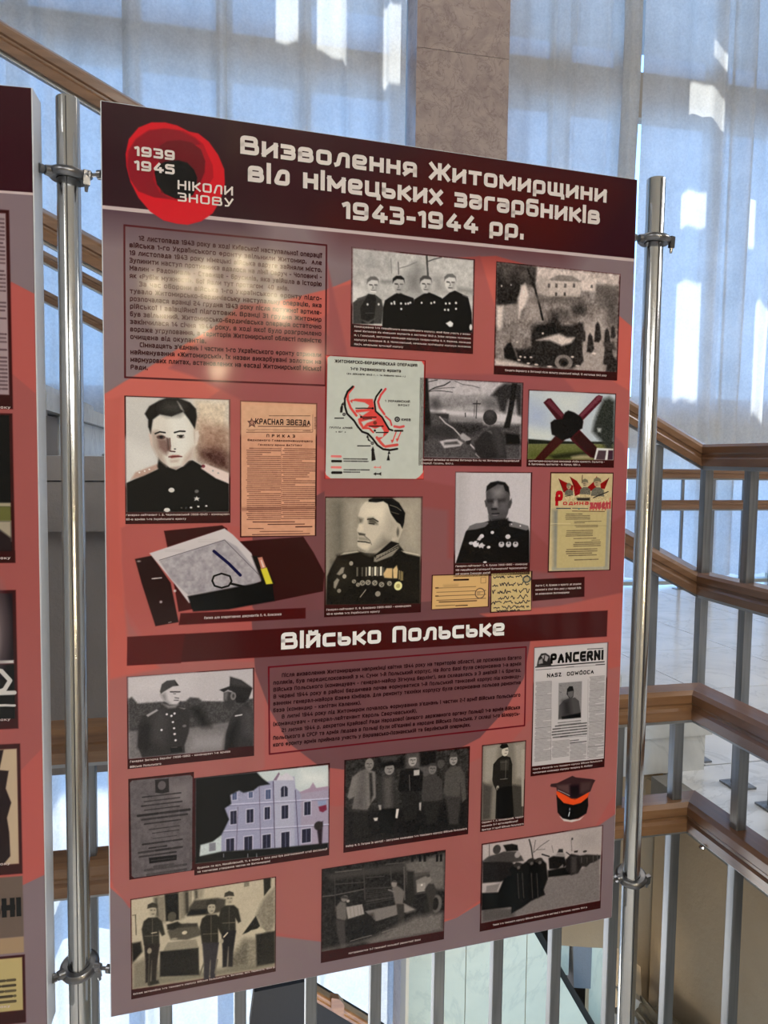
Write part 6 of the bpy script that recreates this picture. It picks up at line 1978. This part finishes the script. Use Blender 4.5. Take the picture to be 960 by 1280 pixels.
UP = {
 'А': (.62, [[(0,0),(.31,1),(.62,0)],[(.12,.36),(.50,.36)]]), 'Б': (.60, [[(.56,1),(0,1),(0,0),(.60,0),(.60,.56),(0,.56)]]),
 'Г': (.48, [[(0,0),(0,1),(.48,1)]]), 'Д': (.66, [[(0,-.12),(0,.04),(.66,.04),(.66,-.12)],[(.10,.04),(.22,1),(.58,1),(.58,.04)]]),
 'Е': (.54, [[(.54,1),(0,1),(0,0),(.54,0)],[(0,.5),(.48,.5)]]), 'Є': (.56, [[(.56,1),(0,1),(0,0),(.56,0)],[(0,.5),(.46,.5)]]),
 'Й': (.64, [[(0,1),(0,0)],[(0,.02),(.64,.98)],[(.64,1),(.64,0)],[(.16,1.2),(.32,1.12),(.48,1.2)]]),
 'М': (.78, [[(0,0),(0,1)],[(0,.98),(.39,.3),(.78,.98)],[(.78,1),(.78,0)]]), 'Р': (.58, [[(0,0),(0,1),(.58,1),(.58,.44),(0,.44)]]),
 'С': (.58, [[(.58,1),(0,1),(0,0),(.58,0)]]), 'Т': (.60, [[(0,1),(.60,1)],[(.30,1),(.30,0)]]), 'Х': (.60, [[(0,1),(.60,0)],[(0,0),(.60,1)]]),
 'Ц': (.64, [[(0,1),(0,0),(.70,0),(.70,-.14)],[(.60,1),(.60,0)]]), 'Ч': (.58, [[(0,1),(0,.46),(.58,.46)],[(.58,1),(.58,0)]]),
 'Ш': (.84, [[(0,1),(0,0),(.84,0),(.84,1)],[(.42,1),(.42,0)]]), 'Щ': (.84, [[(0,1),(0,0),(.90,0),(.90,-.14)],[(.42,1),(.42,0)],[(.82,1),(.82,0)]]),
 'Ь': (.56, [[(0,1),(0,0),(.56,0),(.56,.52),(0,.52)]]), 'Ю': (.86, [[(0,0),(0,1)],[(0,.5),(.30,.5)],[(.30,0),(.30,1),(.86,1),(.86,0),(.30,0)]]),
 'Я': (.60, [[(.60,0),(.60,1),(0,1),(0,.42),(.60,.42)],[(.28,.42),(0,0)]]), 'Ї': (.10, [[(.05,0),(.05,.9)],[(-.08,1.08),(-.08,1.2)],[(.18,1.08),(.18,1.2)]]),
 'Ф': (.76, [[(0,.84),(.76,.84),(.76,.26),(0,.26),(0,.84)],[(.38,1.04),(.38,-.04)]]), 'Ы': (.80, [[(0,1),(0,0),(.50,0),(.50,.52),(0,.52)],[(.80,1),(.80,0)]]),
 'P': (.58, [[(0,0),(0,1),(.58,1),(.58,.44),(0,.44)]]), 'N': (.62, [[(0,0),(0,1)],[(0,.98),(.62,.02)],[(.62,0),(.62,1)]]), 'R': (.60, [[(0,0),(0,1),(.58,1),(.58,.46),(0,.46)],[(.28,.46),(.62,0)]]),
 'S': (.58, [[(.58,1),(0,1),(0,.52),(.58,.52),(.58,0),(0,0)]]), 'Z': (.58, [[(0,1),(.58,1),(0,0),(.58,0)]]), 'D': (.62, [[(0,0),(0,1),(.50,1),(.64,.8),(.64,.2),(.50,0),(0,0)]]),
 'W': (.90, [[(0,1),(.22,0),(.45,.8),(.68,0),(.90,1)]]), 'I': (.0, [[(0,0),(0,1)]]), 'Ó': (.66, [[(0,0),(0,1),(.66,1),(.66,0),(0,0)],[(.28,1.14),(.42,1.26)]]),
 '0': (.60, [Rr(.60, 1)]), '2': (.58, [[(0,1),(.58,1),(.58,.52),(0,.48),(0,0),(.58,0)]]), '6': (.60, [[(.58,1),(0,1),(0,0),(.60,0),(.60,.56),(0,.56)]]),
 '7': (.56, [[(0,1),(.56,1),(.20,0)]]), '8': (.58, [Rr(.58, 1), [(0,.52),(.58,.52)]]), ',': (.04, [[(.04,.10),(0,-.16)]]), '-': (.26, [[(0,.38),(.26,.38)]]),
 '—': (.6, [[(0,.42),(.6,.42)]]), '(': (.16, [[(.16,1.1),(0,.8),(0,.2),(.16,-.12)]]), ')': (.16, [[(0,1.1),(.16,.8),(.16,.2),(0,-.12)]]),
 '«': (.36, [[(.16,.64),(0,.38),(.16,.12)],[(.36,.64),(.20,.38),(.36,.12)]]), '»': (.36, [[(0,.64),(.16,.38),(0,.12)],[(.20,.64),(.36,.38),(.20,.12)]]),
 "'": (.0, [[(0,1.05),(0,.8)]]), '!': (.0, [[(0,1),(0,.3)],[(0,.12),(0,0)]]), ':': (.0, [[(0,.6),(0,.5)],[(0,.12),(0,0)]]),
}
G.update(UP)
G['A'] = G['А']; G['C'] = G['С']; G['E'] = G['Е']; G['O'] = G['О']; G['З'] = G['З']
for lo_, up_ in zip('пчшюфжыґ', 'ПЧШЮФЖЫГ'): G[lo_] = (G[up_][0] * .92, [[(x * .92, y * h_) for x, y in P] for P in G[up_][1]])
G['δ'] = (.60, _low(G['Д'][1])); G['є'] = (.52, _low(G['Є'][1])); G['у'] = (.56, [[(0,h_),(.28,.12)],[(.56,h_),(.18,-.24),(0,-.24)]]); G['ё'] = G['е']
G['ї'] = (.08, [[(.04,0),(.04,h_)],[(-.09,.95),(-.09,1.08)],[(.17,.95),(.17,1.08)]]); G['a'] = G['а']; G['n'] = G['п']; G['c'] = G['с']; G['e'] = G['е']; G['r'] = G['г']; G['i'] = G['і']
def fillet(P, r, closed, ns=6):
    out = []; n = len(P)
    if closed: P = P[:-1]; n -= 1
    for i in range(n):
        if not closed and i in (0, n - 1): out.append(P[i]); continue
        a, b, c = Vector(P[i - 1]), Vector(P[i]), Vector(P[(i + 1) % n])
        d1 = (a - b); d2 = (c - b); rr = min(r, d1.length * .48, d2.length * .48); d1.normalize(); d2.normalize()
        p1 = b + d1 * rr; p2 = b + d2 * rr
        for k in range(ns):
            t = k / (ns - 1); out.append(tuple(p1 * (1 - t) ** 2 + b * 2 * t * (1 - t) + p2 * t * t))
    if closed: out.append(out[0])
    return out
def strokes(text, sw, gap):
    x = 0; Q = []
    for ch in text:
        wd, ls_ = G.get(ch) or G['о']
        for P in ls_: Q.append([(px + x, py) for px, py in P])
        x += wd + gap + sw
    return Q, x - gap - sw
def stroke_text(text, u0, v, u1, hgt, off, sw=.205, gap=.13, rad=.17, ns=6):
    Q, tw = strokes(text, sw, gap); inner = (hgt * (1 - 0)) ; sy = hgt * (1 - sw * .5) ; sx = (u1 - u0) / (tw + sw); mb = MB()
    for iq, P in enumerate(Q):
        off = .0011 + .00002 * (iq % 5)
        closed = P[0] == P[-1] and len(P) > 2
        F = fillet(P, rad, closed, ns)
        pts = [Vector((u0 + (px + sw / 2) * sx, (py * (1 - sw) + sw / 2) * hgt)) for px, py in F]; n = len(pts); b0 = len(mb.v); hw = sw / 2
        for i, p in enumerate(pts):
            if closed: a, c = pts[(i - 1) % (n - 1)], pts[(i + 1) % (n - 1)]
            else: a, c = pts[max(i - 1, 0)], pts[min(i + 1, n - 1)]
            d = (c - a); d = d.normalized() if d.length else Vector((1, 0)); nn = Vector((-d.y, d.x))
            e = p.copy()
            if not closed and i == 0: e = p - d * hw * hgt * .98
            if not closed and i == n - 1: e = p + d * hw * hgt * .98
            for s in (1, -1): mb.v.append((e.x + s * nn.x * hw * (sx * .5 + hgt * .5), -off, BH - v + e.y + s * nn.y * hw * hgt))
        for i in range(n - 1): mb.f.append((b0 + 2*i, b0 + 2*i + 1, b0 + 2*i + 3, b0 + 2*i + 2))
    return mb
def lettering(texts, parent):
    groups = {}
    for part, style, c, s, u0, v, u1, hgt in texts: groups.setdefault((part, tuple(c)), []).append((style, s, u0, v, u1, hgt))
    for (part, c), L in groups.items():
        mb = MB()
        for style, s, u0, v, u1, hgt in L:
            if style in 'sn':
                m2 = stroke_text(s, u0, v, u1, hgt, .0011, .23 if style == 's' else .18, .13 if style == 's' else .17); mb.add(m2.v, m2.f); continue
            m2 = stroke_text(s.replace('д', 'δ'), u0, v, u1, hgt, .0011, .225 if hgt < .008 else (.28 if hgt > .011 else .20), .20, .14, 3); mb.add(m2.v, m2.f)
        me = bpy.data.meshes.new(part.split('.')[0]); me.from_pydata(mb.v, [], mb.f); me.materials.append(ink(c))
        o = bpy.data.objects.new(part.split('.')[0], me); COL.objects.link(o); o.parent = parent

def board(loc, heading, label, face, prints, texts, t):
    e = empty('display_board', loc, label, 'board', rz=heading)
    obj('board_panel', MB().box((0, 0, 0), (BW_, t, BH)), WHITE, parent=e, bevel=.0012)
    r, px, ops = PRINTS[face]
    sheet('printed_face', e, (0.0012, 0.0012, BW_ - .0012, BH - .0012), print_material('printed_face', ops, px, int(px * 1.2 / .789)), .0004)
    for nm, lab in prints:
        r, px, ops = PRINTS[nm]
        o = sheet('printed_picture', e, r, print_material('print_' + nm, ops, px, max(8, int(px * (r[3] - r[1]) / (r[2] - r[0])))), .0008)
        o['label'] = lab
    lettering(texts, e); return e
PR = [('officers', 'printed picture of four uniformed officers standing in a row'), ('street', 'printed picture of a burnt out street with wrecked car'),
 ('map', 'printed map with red arrows and black front lines'), ('field', 'printed picture of a soldier lying in a wintry field under trees'),
 ('monument', 'printed colour picture of a cross shaped steel monument'), ('portrait_front', 'printed portrait of a dark haired officer facing forward'),
 ('order_newspaper', 'printed pinkish newspaper page with a star'), ('portrait_profile', 'printed portrait of a bald decorated officer in three quarter profile'),
 ('portrait_officer', 'printed portrait of an officer with medals on a pale ground'), ('leaflet', 'printed yellowed leaflet with three red soldiers'),
 ('envelope', 'printed orange postcard'), ('letter', 'printed handwritten letter'), ('two_officers', 'printed picture of two men in uniform facing each other'),
 ('polish_newspaper', 'printed newspaper page with a small portrait'), ('plaque', 'printed picture of a dark memorial plaque'),
 ('town_hall', 'printed colour picture of a pale blue two storey building'), ('six_men', 'printed picture of six men standing'),
 ('standing_officer', 'printed narrow picture of one standing man'), ('tank_column', 'printed picture of a column of tanks'),
 ('workshop', 'printed dark picture of a repair truck and workers'), ('truck_crew', 'printed picture of soldiers by a vehicle')]
TB = 0.020
board((-.129, 1.045, 1.943 - BH), math.atan2(.088, .996), 'large exhibition board with maroon heading, red circle emblem and many printed pictures', 'board', PR, TEXTS, TB)
board((-.20475 - .789 * math.cos(math.radians(3)), 1.0312 + .789 * math.sin(math.radians(3)), 1.943 - BH), math.radians(-3), 'second exhibition board cut off by the left edge of the view', 'left_board', [], TEXTS_LEFT, .040)

# ================================================================== POLES
def pole(x, y, label, left, right):
    e = empty('support_pole', (x, y, 0), label, 'pole', 'chrome poles carrying the boards')
    obj('tube', MB().lathe((0, 0, 0), [(0.0001, .012), (.0145, .012), (.0145, 1.9515), (.0135, 1.953), (.0128, 1.953), (.0128, 1.93), (.0001, 1.93)], 40), CHROME, parent=e, smooth=False)
    smooth_by_angle(e.children[0].data)
    b = obj('base', MB().lathe((0, 0, 0), [(.0001, 0), (.14, 0), (.14, .008), (.10, .014), (.02, .02), (.018, .05), (.0150, .05)], 48), CHROME, parent=e); smooth_by_angle(b.data)
    obj('seam', MB().box((-.0006, -.0149, .05), (.0006, -.0140, 1.95)), DARK, parent=e, label='thin dark seam line of the tube')
    for z in (1.857, .802):
        c = obj('clamp', MB().lathe((0, 0, 0), [(.0148, -.005), (.022, -.006), (.0255, -.003), (.0262, 0), (.0255, .003), (.022, .006), (.0148, .005), (.0148, -.005)], 36), CAST, parent=e, loc=(0, 0, z)); smooth_by_angle(c.data)
        c.rotation_euler = (math.radians(0 if z > 1 else 16), math.radians(4 if z > 1 else -9), math.radians(8))
        for s, tgt in ((-1, left), (1, right)):
            if tgt is None: continue
            d = Vector((tgt[0] - x, tgt[1] - y, 0)); L = d.length; d.normalize(); p0 = d * .024
            mb = MB().tube([p0, d * L], .0026, 8).tube([d * (L - .004), d * (L + .001)], .006, 10).tube([d * .022, d * .030], [.0075, .006], 10)
            bo = obj('bolt', mb, CAST, parent=c); bo.matrix_local = c.matrix_basis.to_3x3().inverted().to_4x4(); smooth_by_angle(bo.data)
        # little lug and screw hanging from the split of the ring
        ang = -.6 if left is not None else math.pi + .5
        lx, ly = .027 * math.cos(ang), .027 * math.sin(ang)
        lug = obj('lug', MB().box((-.004, -.003, -.012), (.004, .003, .006)).tube([(0, 0, -.010), (0, 0, -.020)], [.003, .002], 8), CAST, parent=c, loc=(lx, ly, 0)); 
    return e
pole(-.172, 1.075, 'chrome support pole between the two boards at the left', (-.2027, 1.055), (-.131, 1.060))
pole(.699, 1.130, 'chrome support pole at the right edge of the big board', (.659, 1.125), None)
pole(-1.03, 1.115, 'chrome support pole beyond the left board, outside the view', None, (-.994, 1.085))

# ================================================================== CHANDELIER AND ADDED FILL PANELS
BULB = bpy.data.materials.new('glowing_bulb'); BULB.use_nodes = True
bb = BULB.node_tree.nodes['Principled BSDF']; bb.inputs['Emission Color'].default_value = (1.0, .80, .50, 1); bb.inputs['Emission Strength'].default_value = 150.0
BRASS = mat('brass', (.55, .38, .14, 1), .25, 1.0)
cc = Vector((1.10, -4.0, 2.62))
ch = empty('chandelier', (cc.x, cc.y, 4.45), 'brass chandelier with small warm bulbs hanging from the ceiling behind the viewer', 'lamp')
obj('stem', MB().tube([(0, 0, 0), (0, 0, -1.9)], .012, 12).lathe((0, 0, -.06), [(.0001, 0), (.08, 0), (.08, .06), (.0001, .06)], 20).lathe((0, 0, -1.95), [(.0001, 0), (.06, .03), (.05, .1), (.0001, .16)], 20), BRASS, parent=ch)
random.seed(3)
for i in range(14):
    a = 2 * math.pi * i / 14 + .2; r = (.62, .36)[i % 2]; z = (-1.78, -1.55)[i % 2] + .10 * math.sin(i * 2.3) - (.35 if i % 5 == 0 else 0)
    p = Vector((r * math.cos(a), r * math.sin(a) * .8, z))
    obj('arm', MB().tube([(0, 0, -1.80), (p.x * .5, p.y * .5, z - .12), (p.x * .9, p.y * .9, z - .12), (p.x, p.y, z - .05)], .006, 8), BRASS, parent=ch)
    bm_ = MB().lathe((0, 0, 0), [(.0001, -.045), (.018, -.040), (.036, -.005), (.034, .022), (.016, .042), (.0001, .050)], 16)
    b = obj('bulb', bm_, BULB, parent=ch, loc=tuple(p), smooth=True)
FILLG = bpy.data.materials.new('fill_diffuser'); FILLG.use_nodes = True
bb = FILLG.node_tree.nodes['Principled BSDF']; bb.inputs['Emission Color'].default_value = (1, .95, .88, 1); bb.inputs['Emission Strength'].default_value = 2.0
for (x, y, z, sx, sy, lab) in ((.6, -3.2, 4.45, 3.0, 1.0, 'wide added fill light panel behind the viewer, above the gallery'), (-2.5, -1.5, 4.45, 1.0, 3.0, 'long added fill light panel at the left end of the gallery'),
                         (4.6, .8, 4.45, 1.0, 2.4, 'added fill light panel above the right landing'), (1.8, 3.6, 6.5, 5.0, .8, 'long added fill light panel high in front of the curtains')):
    e = empty('fill_panel', (x, y, z), lab, 'lamp', 'added fill light panels')  # added panels that give the hall's fill lights a body
    obj('housing', MB().box((-sx / 2 - .03, -sy / 2 - .03, -.06), (sx / 2 + .03, sy / 2 + .03, 0)), FRAME, parent=e)
    obj('diffuser', MB().box((-sx / 2, -sy / 2, -.075), (sx / 2, sy / 2, -.061)), FILLG, parent=e)
e = empty('stairwell_fill_panel', (.60, 1.70, -.42), 'added fill light strip below the gallery floor edge, brightening the stairwell', 'lamp')  # unseen strip added behind the stairwell fill light
obj('housing', MB().box((-.72, -.10, -.07), (.72, .02, .07)), FRAME, parent=e)
obj('diffuser', MB().box((-.70, .021, -.055), (.70, .030, .055)), FILLG, parent=e)
